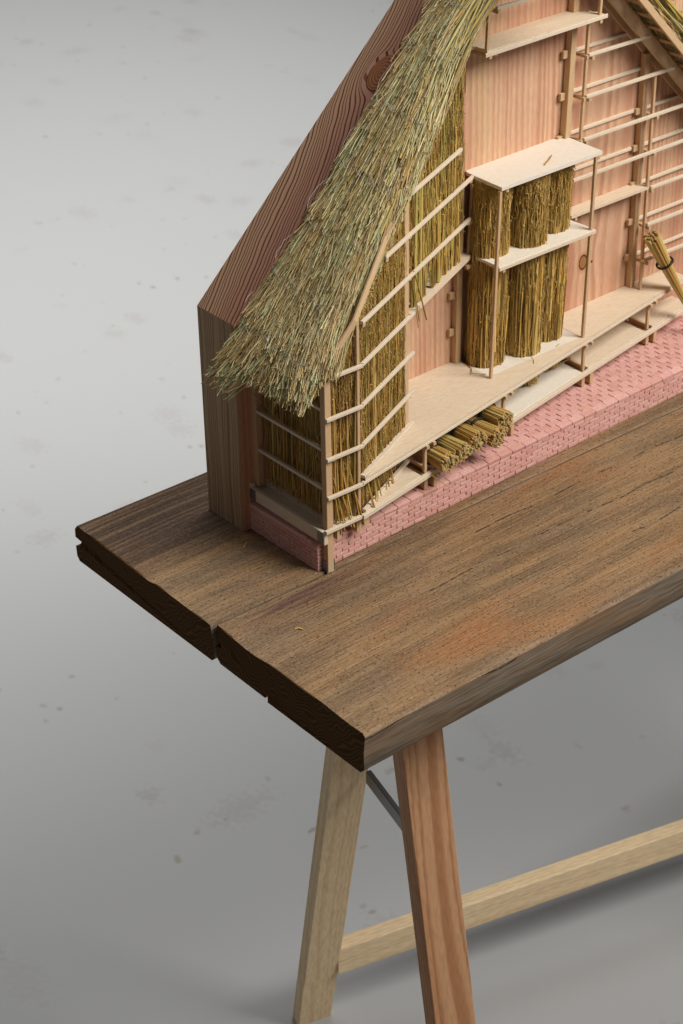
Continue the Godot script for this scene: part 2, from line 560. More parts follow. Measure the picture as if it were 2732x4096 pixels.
# plan: wall between two plan points, straw standing behind it, layered to 'deep' mm
func straw_panel(parent: Node, p0: Vector2, p1: Vector2, inward: Vector2, y0: Callable, y1: Callable, layers: int, pitch: float, rr: Vector2, buds: int, stalks: Array, palette: Array) -> void:
	var f := Buf.new()
	var L := p0.distance_to(p1)
	for l in layers:
		var x := 0.0
		while x < L:
			x += pitch * rnd(0.5, 1.5)
			var w := p0.lerp(p1, clampf(x / L, 0, 1)) + inward * (l * 2.1 + rnd(-0.8, 1.6))
			var lo: float = y0.call(w.x) + (rnd(-3, 6) if rng.randf() < 0.8 else rnd(0, 40))
			var hi: float = y1.call(w.x)
			if hi - lo < 20:
				continue
			# long walls are laid in overlapping lengths
			var a := lo
			while a < hi - 8:
				var b := minf(hi, a + rnd(60, 150))
				var sl := rnd(-2.4, 2.4)
				stem(f, v(w.x, a, w.y), v(w.x + inward.y * sl, b, w.y - inward.x * sl), rnd(rr.x, rr.y) * MM, hue(palette), rnd(0.4, 1.7) * MM, 7, buds if l < 2 else 1)
				a = b - rnd(4, 24)
	var m := put(f.done(), "straw_mass", M.straw, parent)
	m.set_meta("kind", "stuff")
	for s in stalks:
		stalk(parent, s[0], s[1], s[2], palette)


# one thick stalk with nodes, a mesh of its own (mm)
func stalk(parent: Node, a: Vector3, b: Vector3, r: float, palette: Array, called := "straw_stalk") -> void:
	var f := Buf.new()
	var pts := PackedVector3Array()
	var rad := PackedFloat32Array()
	var n := 9
	var nodes := [rng.randi_range(2, 4), rng.randi_range(5, 7)]
	var side := (b - a).cross(Vector3(0.3, 0.1, 0.9)).normalized() * rnd(-1, 1) * (b - a).length() * 0.012
	for k in n + 1:
		var t := float(k) / n
		pts.append((a.lerp(b, t) + side * sin(PI * t)) * MM)
		rad.append(r * MM * (1.22 if k in nodes else 1.0) * (1.0 - 0.15 * t))
	var col := hue(palette)
	f.tube(pts, rad, col, col.lerp(Color(0.74, 0.62, 0.4), 0.6), 7, true, true)
	put(f.done(), called, M.straw, parent)


# ---------------------------------------------------------------- the setting and the table
func build_floor() -> void:
	var f := Buf.new()
	var y := -896.0
	var e := 9000.0
	f.quad(v(-e, y, e), v(e, y, e), v(e, y, -e), v(-e, y, -e), Vector2(0, 6.0), Vector2(6.0, 6.0), Vector2(6.0, 0), Vector2(0, 0))
	var o := put(f.done(), "floor", M.floor, self)
	tag(o, "pale grey painted studio floor with faint stains and scuffs", "floor", "", "structure")


func plank_mesh(prof: Array, x0: float, x1: float, sd: int) -> ArrayMesh:
	# prof: points [z, y, surface] round the plank, each entry's surface belongs to the edge that starts there
	var tools := [SurfaceTool.new(), SurfaceTool.new(), SurfaceTool.new()]
	for t in tools:
		t.begin(Mesh.PRIMITIVE_TRIANGLES)
	var xs := []
	var x := x0
	while x < x1:
		xs.append(x)
		x += 6.0 if x < x0 + 40 else (16.0 if x < 900 else 60.0)
	xs.append(x1)
	var at := func(i: int, j: int) -> Vector3:
		var q: Array = prof[j]
		var z: float = q[0]
		var y: float = q[1]
		var X: float = xs[i]
		var edge: float = 1.0 if absf(y) > 0.6 or q[3] else 0.35
		var n1: float = nz(X * 0.022 + sd, z * 0.09 + y * 0.3)
		var n2: float = nz(X * 0.09 + sd * 2.0, z * 0.2 + y * 0.5)
		var jag := 0.0
		if i == 0:
			jag = nz(z * 0.06, y * 0.09 + sd) * 2.2 + nz(z * 0.35, y * 0.4 + sd) * 1.3
		return v(X + jag, y + (n1 * 0.7 + n2 * 0.4) * edge, z + (n1 * 0.9 + n2 * 0.45) * edge * (1.0 if q[3] else 0.0))
	for j in prof.size():
		var k := (j + 1) % prof.size()
		var sidx: int = prof[j][2]
		var st: SurfaceTool = tools[sidx]
		st.set_smooth_group(prof[j][4])
		for i in xs.size() - 1:
			var A: Vector3 = at.call(i, j)
			var B: Vector3 = at.call(i, k)
			var C2: Vector3 = at.call(i + 1, k)
			var D: Vector3 = at.call(i + 1, j)
			for q: Vector3 in [A, C2, B, A, D, C2]:
				if sidx == 0:
					st.set_uv(Vector2((q.x + 0.16) / 1.2, (q.z + 0.30) / 0.6))
				else:
					st.set_uv(Vector2(q.x / 0.7 + sd * 0.37, -q.y / 0.06 + sd * 0.2))
				st.add_vertex(q)
	var poly := PackedVector2Array()
	for q in prof:
		poly.append(Vector2(q[0], q[1]))
	var ids := Geometry2D.triangulate_polygon(poly)
	var en: SurfaceTool = tools[2]
	en.set_smooth_group(-1)
	for e in 2:
		for k in range(0, ids.size(), 3):
			var a := ids[k]
			var b := ids[k + 1]
			var c := ids[k + 2]
			if (poly[b] - poly[a]).cross(poly[c] - poly[a]) < 0:
				var tmp := b
				b = c
				c = tmp
			var order := [a, b, c] if e == 0 else [a, c, b]
			for q: int in order:
				en.set_uv(Vector2(prof[q][0] / 260.0, -prof[q][1] / 60.0))
				en.add_vertex(at.call(0 if e == 0 else xs.size() - 1, q))
	var m := ArrayMesh.new()
	var mats := [M.plank, M.plank_side, M.plank_end]
	for s in 3:
		tools[s].generate_normals()
		tools[s].commit(m)
	for s in m.get_surface_count():
		m.surface_set_material(s, mats[s])
	return m


func build_table() -> void:
	var root := group_node("tabletop", self, Vector3.ZERO)
	root.rotation.y = -0.011
	tag(root, "heavy weathered brown tabletop of two thick planks with rough sawn ends", "tabletop")
	# going round: top from back to front (surface 0), front edge (1), bottom (1), back edge (1)
	for side in 2:
		var zb: float = -272.0 if side == 0 else -1.0
		var zf: float = -3.6 if side == 0 else 246.0
		var prof := []
		prof.append([zb + 0.3, -7.0 if side == 0 else -2.0, 0, true, 3])
		prof.append([zb + (5.0 if side == 0 else 1.5), -0.8 if side == 0 else -0.3, 0, true, 1])
		for k in range(1, 14):
			prof.append([lerpf(zb + 5.0, zf - 3.0, k / 14.0), 0.0, 0, false, 1])
		prof.append([zf - (1.2 if side == 0 else 3.0), -0.4, 0, true, 2])
		prof.append([zf, -2.0 if side == 0 else -4.0, 1, true, 4])
		prof.append([zf, -24.0, 1, true, 4])
		prof.append([zf, -45.0, 1, true, 4])
		prof.append([zf - 4.0, -49.0, 1, true, 5])
		if side == 1:
			prof.append([zb + 92.0, -49.0, 1, false, 6])
			prof.append([zb + 88.0, -43.0, 1, false, 7])
			prof.append([zb + 84.0, -49.0, 1, false, 8])
		prof.append([zb + 5.0, -49.0, 1, true, 9])
		prof.append([zb, -44.0, 1, true, 10])
		prof.append([zb, -30.0, 1, true, 11])
		prof.append([zb + 9.0, -26.0, 1, false, 12])
		prof.append([zb + 9.0, -22.0, 1, false, 13])
		prof.append([zb, -18.0, 1, true, 14])
		put(plank_mesh(prof, -158.0 if side == 0 else -155.0, 1600.0, 3 + side * 9), "plank", null, root)


func build_trestle() -> void:
	# frame of the trestle: u along it, w across, turned 15 degrees to the table
	var th := deg_to_rad(15.0)
	var u := Vector3(cos(th), 0, sin(th))
	var w := Vector3(-sin(th), 0, cos(th))
	var root := group_node("trestle", self, Vector3.ZERO)
	tag(root, "folding pine trestle with splayed legs standing under the plank tabletop", "trestle")
	var at := func(uu: float, y: float, ww: float) -> Vector3:
		return u * uu + Vector3(0, y, 0) + w * ww
	for uu in [20.0, 960.0]:
		var c: float = uu + 26.0
		# front leg: reddish pine, leaning out towards the front
		var ft: float = tan(deg_to_rad(14.2))
		var top: Vector3 = at.call(c, -52.0, 102.0)
		var foot: Vector3 = at.call(c, -895.0, 102.0 + 843.0 * ft)
		var lg := bar(root, "leg", foot, top, 52.0, 29.0, M.redpine, w, 0.0012)
		lg.set_meta("label", "reddish pine front leg")
		# rear leg in two lengths, lapped round the rail
		var rt: Vector3 = at.call(c, -52.0, 6.0)
		var rf: Vector3 = at.call(c, -895.0, 6.0 - 843.0 * tan(deg_to_rad(13.5)))
		var cutp := rf.lerp(rt, 0.128)
		bar(root, "leg", cutp, rt, 52.0, 22.0, M.pine, w, 0.0012)
		var low := bar(root, "leg_foot", rf, cutp - (rt - rf).normalized() * 0.7, 52.0, 21.0, M.pine, w, 0.001)
		low.set_meta("label", "short lower end of the pale rear leg below the rail")
	# low rail between the rear legs, top beam under the planks, and the sheet-metal stay
	var rz := -164.0
	bar(root, "rail", at.call(70.0, -761.0, rz), at.call(962.0, -761.0, rz), 24.0, 46.0, M.pine, Vector3.UP, 0.001)
	bar(root, "top_beam", at.call(8.0, -76.0, 54.0), at.call(1030.0, -76.0, 54.0), 60.0, 46.0, M.pine, Vector3.UP, 0.001)
	bar(root, "metal_stay", at.call(66.0, -350.0, -46.0), at.call(66.0, -350.0, 168.0), 1.6, 18.0, M.zinc, Vector3.UP, 0.0002)
	bar(root, "metal_stay", at.call(69.4, -341.0, -46.0), at.call(69.4, -341.0, 168.0), 5.0, 1.4, M.zinc, Vector3.UP, 0.0002)


# ---------------------------------------------------------------- the model: board and bricks
func roof_y(x: float) -> float:
	return 281.0 + 0.943 * x


func board_z(x: float) -> float:
	return -130.0 - 0.0165 * x


func build_board(house: Node3D) -> void:
	# front face, sloped cut, end and back are surfaces of one block
	var apex := 540.0
	var rx := 1100.0
	var ys := 263.5
	var xl := -18.5
	var fz := func(x: float) -> float: return board_z(x)
	var bz := func(x: float) -> float: return board_z(x) - 66.0
	var pts := [Vector2(xl, 0), Vector2(xl, ys), Vector2(apex, ys + (apex - xl) * 0.943), Vector2(rx, ys), Vector2(rx, 0)]
	var m := ArrayMesh.new()
	for s in 3:
		var f := Buf.new()
		if s == 0:
			var ids := Geometry2D.triangulate_polygon(PackedVector2Array(pts))
			for k in range(0, ids.size(), 3):
				var q := []
				for j in 3:
					q.append(pts[ids[k + j]])
				if (q[1] - q[0]).cross(q[2] - q[0]) < 0:
					q = [q[0], q[2], q[1]]
				var P := []
				var T := []
				for e: Vector2 in q:
					P.append(v(e.x, e.y, fz.call(e.x)))
					T.append(Vector2(e.x / 720.0, 1.0 - e.y / 560.0))
				f.tri(P[0], P[1], P[2], T[0], T[1], T[2])
				var R := []
				for e: Vector2 in q:
					R.append(v(e.x, e.y, bz.call(e.x)))
				f.tri(R[0], R[2], R[1], T[0], T[2], T[1])
		elif s == 1:
			for k in [1, 2]:
				var a: Vector2 = pts[k]
				var b: Vector2 = pts[k + 1]
				var L := a.distance_to(b) / 560.0
				f.quad(v(a.x, a.y, bz.call(a.x)), v(a.x, a.y, fz.call(a.x)), v(b.x, b.y, fz.call(b.x)), v(b.x, b.y, bz.call(b.x)), Vector2(0, 0), Vector2(0, 66 / 72.0), Vector2(L, 66 / 72.0), Vector2(L, 0))
		else:
			f.quad(v(xl, 0, bz.call(xl)), v(xl, 0, fz.call(xl)), v(xl, ys, fz.call(xl)), v(xl, ys, bz.call(xl)), Vector2(0, 1), Vector2(1, 1), Vector2(1, 0), Vector2(0, 0))
			f.quad(v(rx, 0, fz.call(rx)), v(rx, 0, bz.call(rx)), v(rx, ys, bz.call(rx)), v(rx, ys, fz.call(rx)), Vector2(0, 1), Vector2(1, 1), Vector2(1, 0), Vector2(0, 0))
			f.quad(v(xl, 0, bz.call(xl)), v(rx, 0, bz.call(rx)), v(rx, 0, fz.call(rx)), v(xl, 0, fz.call(xl)), Vector2(0, 0), Vector2(1, 0), Vector2(1, 1), Vector2(0, 1))
		f.done()
		var one := f.done()
		m.add_surface_from_arrays(Mesh.PRIMITIVE_TRIANGLES, one.surface_get_arrays(0))
		m.surface_set_material(s, [M.board_front, M.board_slope, M.board_end][s])
	var o := put(m, "back_board", null, house)
	o.set_meta("label", "thick larch back board cut to a gable")


func brick_mesh(w: float, h: float, d: float, sd: int) -> ArrayMesh:
	# rounded, slightly uneven block centred on its middle
	var st := SurfaceTool.new()
	st.begin(Mesh.PRIMITIVE_TRIANGLES)
	st.set_smooth_group(-1)
	var bv := 0.45
	var g := func(sx: float, sy: float, sz: float, ax: int) -> Vector3:
		var q := Vector3(sx * w / 2, sy * h / 2, sz * d / 2)
		q += Vector3(nz(sx * 3 + sd, sy * 2 + sz), nz(sy * 3 + sd * 2.0, sx + sz * 2), nz(sz * 3 + sd * 3.0, sx * 2 + sy)) * 0.28
		if ax != 0:
			q.x -= sx * bv
		if ax != 1:
			q.y -= sy * bv
		if ax != 2:
			q.z -= sz * bv
		return q * MM
	var quad := func(a, b, c, e):
		for q in [a, c, b, a, e, c]:
			st.add_vertex(q)
	for s in [-1.0, 1.0]:
		var F := func(ax: int, p: float, q: float) -> Vector3:
			return g.call(s, p, q, ax) if ax == 0 else (g.call(q, s, p, ax) if ax == 1 else g.call(p, q, s, ax))
		for ax in 3:
			if s > 0:
				quad.call(F.call(ax, -1.0, -1.0), F.call(ax, 1.0, -1.0), F.call(ax, 1.0, 1.0), F.call(ax, -1.0, 1.0))
			else:
				quad.call(F.call(ax, -1.0, -1.0), F.call(ax, -1.0, 1.0), F.call(ax, 1.0, 1.0), F.call(ax, 1.0, -1.0))
	# edges: strips between the faces
	for a in [-1.0, 1.0]:
		for b in [-1.0, 1.0]:
			for ax in 3:
				var P := []
				for e in [-1.0, 1.0]:
					var c3 := [Vector3(e, a, b), Vector3(b, e, a), Vector3(a, b, e)][ax] as Vector3
					P.append(g.call(c3.x, c3.y, c3.z, (ax + 1) % 3))
					P.append(g.call(c3.x, c3.y, c3.z, (ax + 2) % 3))
				if a * b > 0:
					quad.call(P[0], P[1], P[3], P[2])
				else:
					quad.call(P[0], P[2], P[3], P[1])
	for a in [-1.0, 1.0]:
		for b in [-1.0, 1.0]:
			for c in [-1.0, 1.0]:
				var X: Vector3 = g.call(a, b, c, 0)
				var Y: Vector3 = g.call(a, b, c, 1)
				var Z: Vector3 = g.call(a, b, c, 2)
				for q in ([X, Z, Y] if a * b * c > 0 else [X, Y, Z]):
					st.add_vertex(q)
	st.generate_normals()
	return st.commit()


func lay(base: Node3D, called: String, spots: Array, meshes: Array, mats: Array) -> void:
	# the 300 that show largest are pieces of their own, the rest one mass
	spots.sort_custom(func(a, b): return a[1] < b[1])
	var rest := SurfaceTool.new()
	var any := false
	for k in spots.size():
		var which := rng.randi() % meshes.size()
		if k < 300:
			var o := put(meshes[which], called, mats[rng.randi() % mats.size()], base)
			o.transform = spots[k][0]
		else:
			rest.append_from(meshes[which], 0, spots[k][0])
			any = true
	if any:
		var r := put(rest.commit(), called + "_rows", mats[0], base)
		r.set_meta("kind", "stuff")


func build_bricks(house: Node3D) -> void:
	var base := group_node("brick_base", house, v(-7, 0, -9.4))
	base.rotation.y = 0.0171
	base.set_meta("label", "pink miniature brick plinth with a paved top")
	var L := 860.0
	# mortar body
	var body := Buf.new()
	var x0 := 1.2
	var q := [v(x0, 0, -121), v(L, 0, -121), v(L, 0, -1.2), v(x0, 0, -1.2)]
	var t := [v(x0, 34.25, -121), v(L, 34.25, -121), v(L, 34.25, -1.2), v(x0, 34.25, -1.2)]
	var z2 := Vector2.ZERO
	body.quad(t[3], t[2], t[1], t[0], z2, z2, z2, z2)
	body.quad(q[3], q[2], t[2], t[3], z2, z2, z2, z2)
	body.quad(q[0], q[3], t[3], t[0], z2, z2, z2, z2)
	body.quad(q[2], q[1], t[1], t[2], z2, z2, z2, z2)
	put(body.done(), "mortar_body", M.mortar, base)
	var eye := Vector3(-1.15, 1.22, 1.42)
	var face := []
	for k in 6:
		face.append(brick_mesh(17.5, 4.45, 4.0, 11 + k * 7))
	var spots := []
	for row in 6:
		var y := 2.5 + row * 4.95
		var x := -9.0 if row % 2 else 0.2
		while x < L:
			var jig := Vector3(rnd(-0.3, 0.3), rnd(-0.2, 0.2), rnd(-0.35, 0.25)) * MM
			var cx := x + 8.7
			var sc := 1.0
			if cx - 8.6 < 0:
				cx = (x + 17.2) / 2
				sc = (x + 17.2) / 17.2
			var tr := Transform3D(Basis.from_euler(Vector3(rnd(-0.03, 0.03), rnd(-0.012, 0.012), rnd(-0.012, 0.012))).scaled(Vector3(sc, 1, 1)), v(cx, y, -2.0) + jig)
			spots.append([tr, (base.transform * tr.origin).distance_to(eye)])
			x += 18.3
		# the end of the plinth
		var z := -4.0 - (9.0 if row % 2 else 0.0)
		while z > -113.0:
			var jig2 := Vector3(rnd(-0.3, 0.2), rnd(-0.2, 0.2), rnd(-0.3, 0.3)) * MM
			var tr2 := Transform3D(Basis.from_euler(Vector3(0, PI / 2, rnd(-0.03, 0.03))), v(2.0, y, z - 8.6) + jig2)
			spots.append([tr2, (base.transform * tr2.origin).distance_to(eye)])
			z -= 18.3
	lay(base, "brick", spots, face, [M.brick, M.brick_b, M.brick_c])
	# paving on top: the front course is a row of fuller stretchers, behind it flatter pavers in half bond
	var edge := []
	var pave := []
	for k in 5:
		edge.append(brick_mesh(20.1, 5.4, 9.7, 101 + k * 5))
		pave.append(brick_mesh(18.15, 4.0, 9.25, 151 + k * 3))
	var pv := []
	for row in 14:
		var x := rnd(-12, 0) if row == 0 else (-9.0 if row % 2 else 0.0)
		while x < L - 20:
			var c: Vector3
			var tr: Transform3D
			if row == 0:
				c = v(x + 12.0, 32.6 + rnd(-0.3, 0.3), -4.9 + rnd(-0.4, 0.3))
				tr = Transform3D(Basis.from_euler(Vector3(0.12 + rnd(-0.05, 0.05), rnd(-0.015, 0.015), rnd(-0.02, 0.02))), c)
				x += 20.6
			else:
				c = v(x + 10.0, 33.3 + rnd(-0.25, 0.25), -5.0 - row * 9.35)
				tr = Transform3D(Basis.from_euler(Vector3(rnd(-0.012, 0.012), rnd(-0.01, 0.01), -0.030 + rnd(-0.02, 0.02))), c)
				x += 18.5
			if c.x < 0.006 or c.z < -0.118:
				continue
			# pavers that the decks hide are left out
			var wx := c.x * 1000.0 - 7.0
			if row > 0 and c.z * 1000.0 - 9.4 - wx * 0.017 < -0.165 * (wx - 43.0) - 42.0:
				continue
			pv.append([tr, (base.transform * tr.origin).distance_to(eye) + (0.0 if row > 0 else -0.2)])
	var half := pv.filter(func(p): return p[0].origin.z > -0.0075)
	var flat := pv.filter(func(p): return p[0].origin.z <= -0.0075)
	lay(base, "edge_brick", half, edge, [M.brick, M.brick_b, M.brick_c])
	lay(base, "paver", flat, pave, [M.brick, M.brick_b, M.brick_c])


# ---------------------------------------------------------------- the model: timber
const DA := Vector2(49, 3)            # foot of the slanting lattice wall
const DD := Vector2(325, -121)        # its head, by the shelf unit
const ROWS := [98.0, 146.0, 195.0, 244.0, 293.0, 342.5, 389.0]


func diag(x: float) -> float:
	return DA.y + (x - DA.x) * (DD.y - DA.y) / (DD.x - DA.x)


func front_z(x: float) -> float:
	return 4.4 - (x - 51.0) * 0.1702


func build_timber(h: Node3D) -> void:
	var B: Material = M.bass
	var T: Material = M.bass2
	var s := 3.9
	# corner posts of the end wall and their sill
	bar(h, "corner_post", v3(4.35, 0.6, -4.1), v3(4.35, 250, -4.1), 8.6, 8.2, T, Vector3.BACK)
	bar(h, "rear_post", v3(4.35, 56.5, -126), v3(4.35, 262, -126), 8.6, 8.2, T, Vector3.BACK)
	bar(h, "sill_beam", v3(-4.0, 48, -133), v3(-4.0, 48, 2.6), 5.0, 15.5, B)
	bar(h, "inner_sill", v3(16, 52, -133), v3(16, 52, -10), 6.0, 9.0, B)
	bar(h, "end_floor", v3(7.0, 50.0, -131), v3(7.0, 50.0, -9), 15.0, 2.4, B)
	bar(h, "sill_packer", v3(-4.0, 58.2, -133), v3(-4.0, 58.2, -126), 5.0, 4.4, B)
	bar(h, "wall_plate", v3(4.3, 252, -132), v3(4.3, 252, 6.0), 9.0, 4.0, T)
	# grey metal clips
	for c in [[-6.9, 48, -124.5, 0.7, 13, 10], [-6.9, 48, -4.5, 0.7, 13, 9], [-0.6, 7, -4.0, 0.8, 13.5, 8.6], [9.2, 7, -4.0, 0.8, 15.0, 8.6]]:
		bar(h, "metal_clip", v3(c[0], c[1] - c[4] / 2.0, c[2]), v3(c[0], c[1] + c[4] / 2.0, c[2]), c[3], c[5], M.zinc, Vector3.BACK, 0.0001)
	bar(h, "metal_clip", v3(-0.9, 0.35, -4.0), v3(9.5, 0.35, -4.0), 8.8, 0.5, M.zinc, Vector3.UP, 0.0001)
	# rods of the end wall
	for y in [104.5, 153.5, 202.5]:
		bar(h, "lattice_rod", v3(3.0, y, -131), v3(3.0, y, -8.6), s, s, B)
	# thin upright where the wall turns, and the post half way along the slanting wall
	bar(h, "thin_post", v3(46.5, 35, -1.2), v3(46.5, 303, -1.2), s, s, T, Vector3.BACK)
	var dir := Vector3(DD.x - DA.x, 0, DD.y - DA.y).normalized()
	var inn := Vector3(dir.z, 0, -dir.x)          # towards the board
	var pc := Vector3(161, 0, diag(161)) + inn * 6.2
	bar(h, "wall_post", pc + Vector3(0, 57, 0), pc + Vector3(0, 420, 0), 10.5, 8.0, T, inn)
	# lattice rods: straight bay, then the slanting bays
	for k in ROWS.size():
		var y: float = ROWS[k]
		if k < 4:
			bar(h, "lattice_rod", v3(-1.0, y, 3.0), v3(50.0, y - 0.6, 3.2), s, s, B)
			bar(h, "rod_stub", v3(11.0, y - 3.9, -9), v3(11.0, y - 3.9, 1.6), s, s, T)
		var xa: float = [50.0, 50.0, 50.0, 50.0, 50.5, 104.0, 157.0][k]
		var xb: float = [51.0, 171.5, 172.5, 172.0, 318.0, 324.0, 291.0][k]
		if k == 0:
			# the slanting rod lies on the deck
			bar(h, "deck_rod", v3(49, 106.4, 2.6), v3(171, 106.4, diag(171) - 0.5), 6.0, 3.4, B)
			continue
		bar(h, "lattice_rod", v3(xa, y, diag(xa)), v3(xb, y, diag(xb)), s, s, B)
		var cx := 165.0
		if k < 6:
			bar(h, "rod_stub", v3(cx, y - 3.9, diag(cx) - 9), v3(cx, y - 3.9, diag(cx) - 0.4), s, s, T)
		if k >= 4:
			bar(h, "rod_stub", v3(xa + 4, y - 3.9, diag(xa + 4) - 8), v3(xa + 4, y - 3.9, diag(xa + 4) + 1.2), s, s, T)
			bar(h, "rod_stub", v3(xb - 4, y - 3.9, diag(xb - 4) - 6), v3(xb - 4, y - 3.9, diag(xb - 4) + 0.6), s, s, T)
	# foot rod of the straight bay and the long edge rods of the decks
	bar(h, "foot_rod", v3(-6.0, 57.2, 4.4), v3(48.0, 57.2, 4.4), 4.4, 4.2, B)
	bar(h, "foot_board", v3(24, 56.4, 0.0), v3(24, 56.4, -11.0), 34.0, 2.2, B)
	bar(h, "joist", v3(15.5, 46.5, -10), v3(15.5, 46.5, 2.0), 6.0, 15.0, T)
	bar(h, "joist", v3(55.5, 47.0, -10), v3(55.5, 47.0, 1.6), 7.0, 13.0, T)
	bar(h, "joist", v3(44.5, 44.0, -10), v3(44.5, 44.0, 0.6), 5.0, 16.0, T)
	bar(h, "deck_edge", v3(45.5, 57.0, 6.0), v3(720, 57.0, front_z(720) + 1.8), 5.2, 5.4, B)
	bar(h, "deck_edge", v3(48.0, 98.4, 3.6), v3(720, 98.4, front_z(720) - 1.6), 4.0, 3.6, B)
	# upper deck with a pierced ply panel let into it
	var holes := [circle(342, -117, 25.5), circle(394, -103.5, 25.5), circle(442, -118, 25.5)]
	var deck := PackedVector2Array([Vector2(52, 4.2), Vector2(168, -52.5), Vector2(168, -132.8), Vector2(700, -141.0), Vector2(700, front_z(700))])
	var cutout := PackedVector2Array([Vector2(316, -160), Vector2(472.5, -160), Vector2(472.5, -76.2), Vector2(316, -76.2)])
	put(slab_mesh(deck, 100.4, 104.0, [cutout], 0.17), "upper_deck", M.deck, h)
	var inset := PackedVector2Array([Vector2(316.5, -134.8), Vector2(472.0, -137.3), Vector2(472.0, -76.6), Vector2(316.5, -76.6)])
	put(slab_mesh(inset, 100.6, 103.8, holes, 0.0), "pierced_panel", M.ply, h)
	# lower deck, bay by bay
	put(slab_mesh(PackedVector2Array([Vector2(52, 1.0), Vector2(150, -41), Vector2(150, front_z(150) - 1.0), Vector2(52, 3.6)]), 57.0, 60.6, [], 0.17), "lower_deck", M.deck, h)
	bar(h, "deck_rod", v3(50.5, 62.2, 3.0), v3(160, 62.2, diag(160) + 0.5), 4.6, 3.2, B)
	var bays := [[314.0, 466.0, M.ply], [481.0, 608.0, M.deck], [626.0, 712.0, M.deck]]
	for b in bays:
		put(slab_mesh(PackedVector2Array([Vector2(b[0], -136), Vector2(b[1], -138), Vector2(b[1], front_z(b[1]) - 0.9), Vector2(b[0], front_z(b[0]) - 0.9)]), 57.0, 60.6, [], 0.0), "lower_deck", b[2], h)
	for x in [159.0, 307.0, 472.0, 616.0]:
		var z := front_z(x)
		bar(h, "deck_post", v3(x, 60.0, z - 3.2), v3(x, 96.5, z - 3.2), s, s, T, Vector3.BACK)
		bar(h, "deck_post", v3(x - 2.0, 60.0, z - 52.0 if x < 600 else -128.0), v3(x - 2.0, 98, z - 52.0 if x < 600 else -128.0), s, s, T, Vector3.BACK)
		bar(h, "cross_beam", v3(x - 0.5, 95.0, -134), v3(x - 0.5, 95.0, z + 3.4), 4.2, 4.2, T)
		bar(h, "cross_beam", v3(x + 11.5, 95.0, -134), v3(x + 11.5, 95.0, z + 1.4), 4.2, 4.2, T)
		bar(h, "joist", v3(x + 2.0, 45.6, -133), v3(x + 2.0, 45.6, z - 2.6), 5.2, 17.4, T)
		bar(h, "joist", v3(x + 15.0, 45.6, -133), v3(x + 15.0, 45.6, z - 1.0), 5.2, 17.4, T)
		bar(h, "bay_divider", v3(x + 4.5, 62.0, -133), v3(x + 4.5, 62.0, z - 5.4), 4.4, 4.4, T)
	# loft floor behind the slanting wall
	put(slab_mesh(PackedVector2Array([Vector2(164, diag(164) + 1.4), Vector2(321, diag(321) + 1.8), Vector2(321, -134.6), Vector2(164, -132.4)]), 242.0, 247.0, [], -0.42), "loft_floor", M.deck, h)
	# post by the shelf unit, with the stubs of the rods behind it
	bar(h, "wall_post", v3(312.3, 104.2, -131), v3(313.5, 341, -131), 8.6, 8.4, T, Vector3.BACK)
	for y in [146.0, 194.0]:
		bar(h, "rod_stub", v3(300.5, y, -132.2), v3(308.0, y, -132.2), 4.4, 9.0, T)
	bar(h, "thin_post", v3(321.5, 232, -122.6), v3(326.5, 341, -122.6), s, s, T, Vector3.BACK)
	bar(h, "rod_stub", v3(313, 233, -117.4), v3(327, 233, -117.4), 4.4, 4.4, T)
	bar(h, "rod_stub", v3(318, 288, -119.0), v3(330, 288, -119.0), 4.2, 4.2, T)
	bar(h, "rod_stub", v3(320, 333, -118.6), v3(333, 333, -118.6), 4.0, 4.0, T)
	# shelf unit
	bar(h, "shelf_post", v3(314.6, 104.2, -72.4), v3(323.2, 339.5, -74.2), s, s, T, Vector3.BACK)
	bar(h, "shelf_post", v3(472.8, 104.2, -74.0), v3(479.0, 340.5, -74.2), s, s, T, Vector3.BACK)
	var shelf := PackedVector2Array([Vector2(321.5, -123.0), Vector2(329, -136), Vector2(478, -138), Vector2(481, -72.2), Vector2(322.5, -71.8)])
	var shelf_holes := [circle(346, -116, 25.0), circle(398, -103.5, 25.0), circle(447, -117, 25.0)]
	put(slab_mesh(shelf, 243.4, 247.0, shelf_holes, 0.0), "middle_shelf", M.ply, h)
	bar(h, "shelf_edge", v3(322, 243.4, -71.2), v3(482.5, 243.8, -71.6), 2.6, 4.6, B)
	put(slab_mesh(PackedVector2Array([Vector2(326, -134.0), Vector2(330, -136.0), Vector2(489, -138.4), Vector2(487.5, -72.0), Vector2(323.2, -71.6), Vector2(324.6, -128)]), 340.4, 344.6, [], 0.0), "shelf_top", M.ply, h)
	bar(h, "shelf_bearer", v3(334, 337.6, -134), v3(334, 337.6, -73), s, s, T)
	bar(h, "shelf_bearer", v3(482, 337.6, -134), v3(482, 337.6, -71.6), s, s, T)
	bar(h, "shelf_bearer", v3(330, 239.6, -100), v3(330, 239.6, -70.6), s, s, T)
	# posts against the board to the right of it
	bar(h, "wall_post", v3(486.5, 345.0, -132.4), v3(493.5, 600, -132.6), 9.0, 9.4, T, Vector3.BACK)
	bar(h, "wall_post", v3(623.6, 104.2, -134.8), v3(623.6, 416, -134.8), 8.4, 8.8, T, Vector3.BACK)
	bar(h, "thin_post", v3(499.4, 341, -119.4), v3(504.0, 497, -119.4), s, s, T, Vector3.BACK)
	bar(h, "thin_post", v3(625.8, 104.2, -119.8), v3(625.8, 394, -119.8), s, s, T, Vector3.BACK)
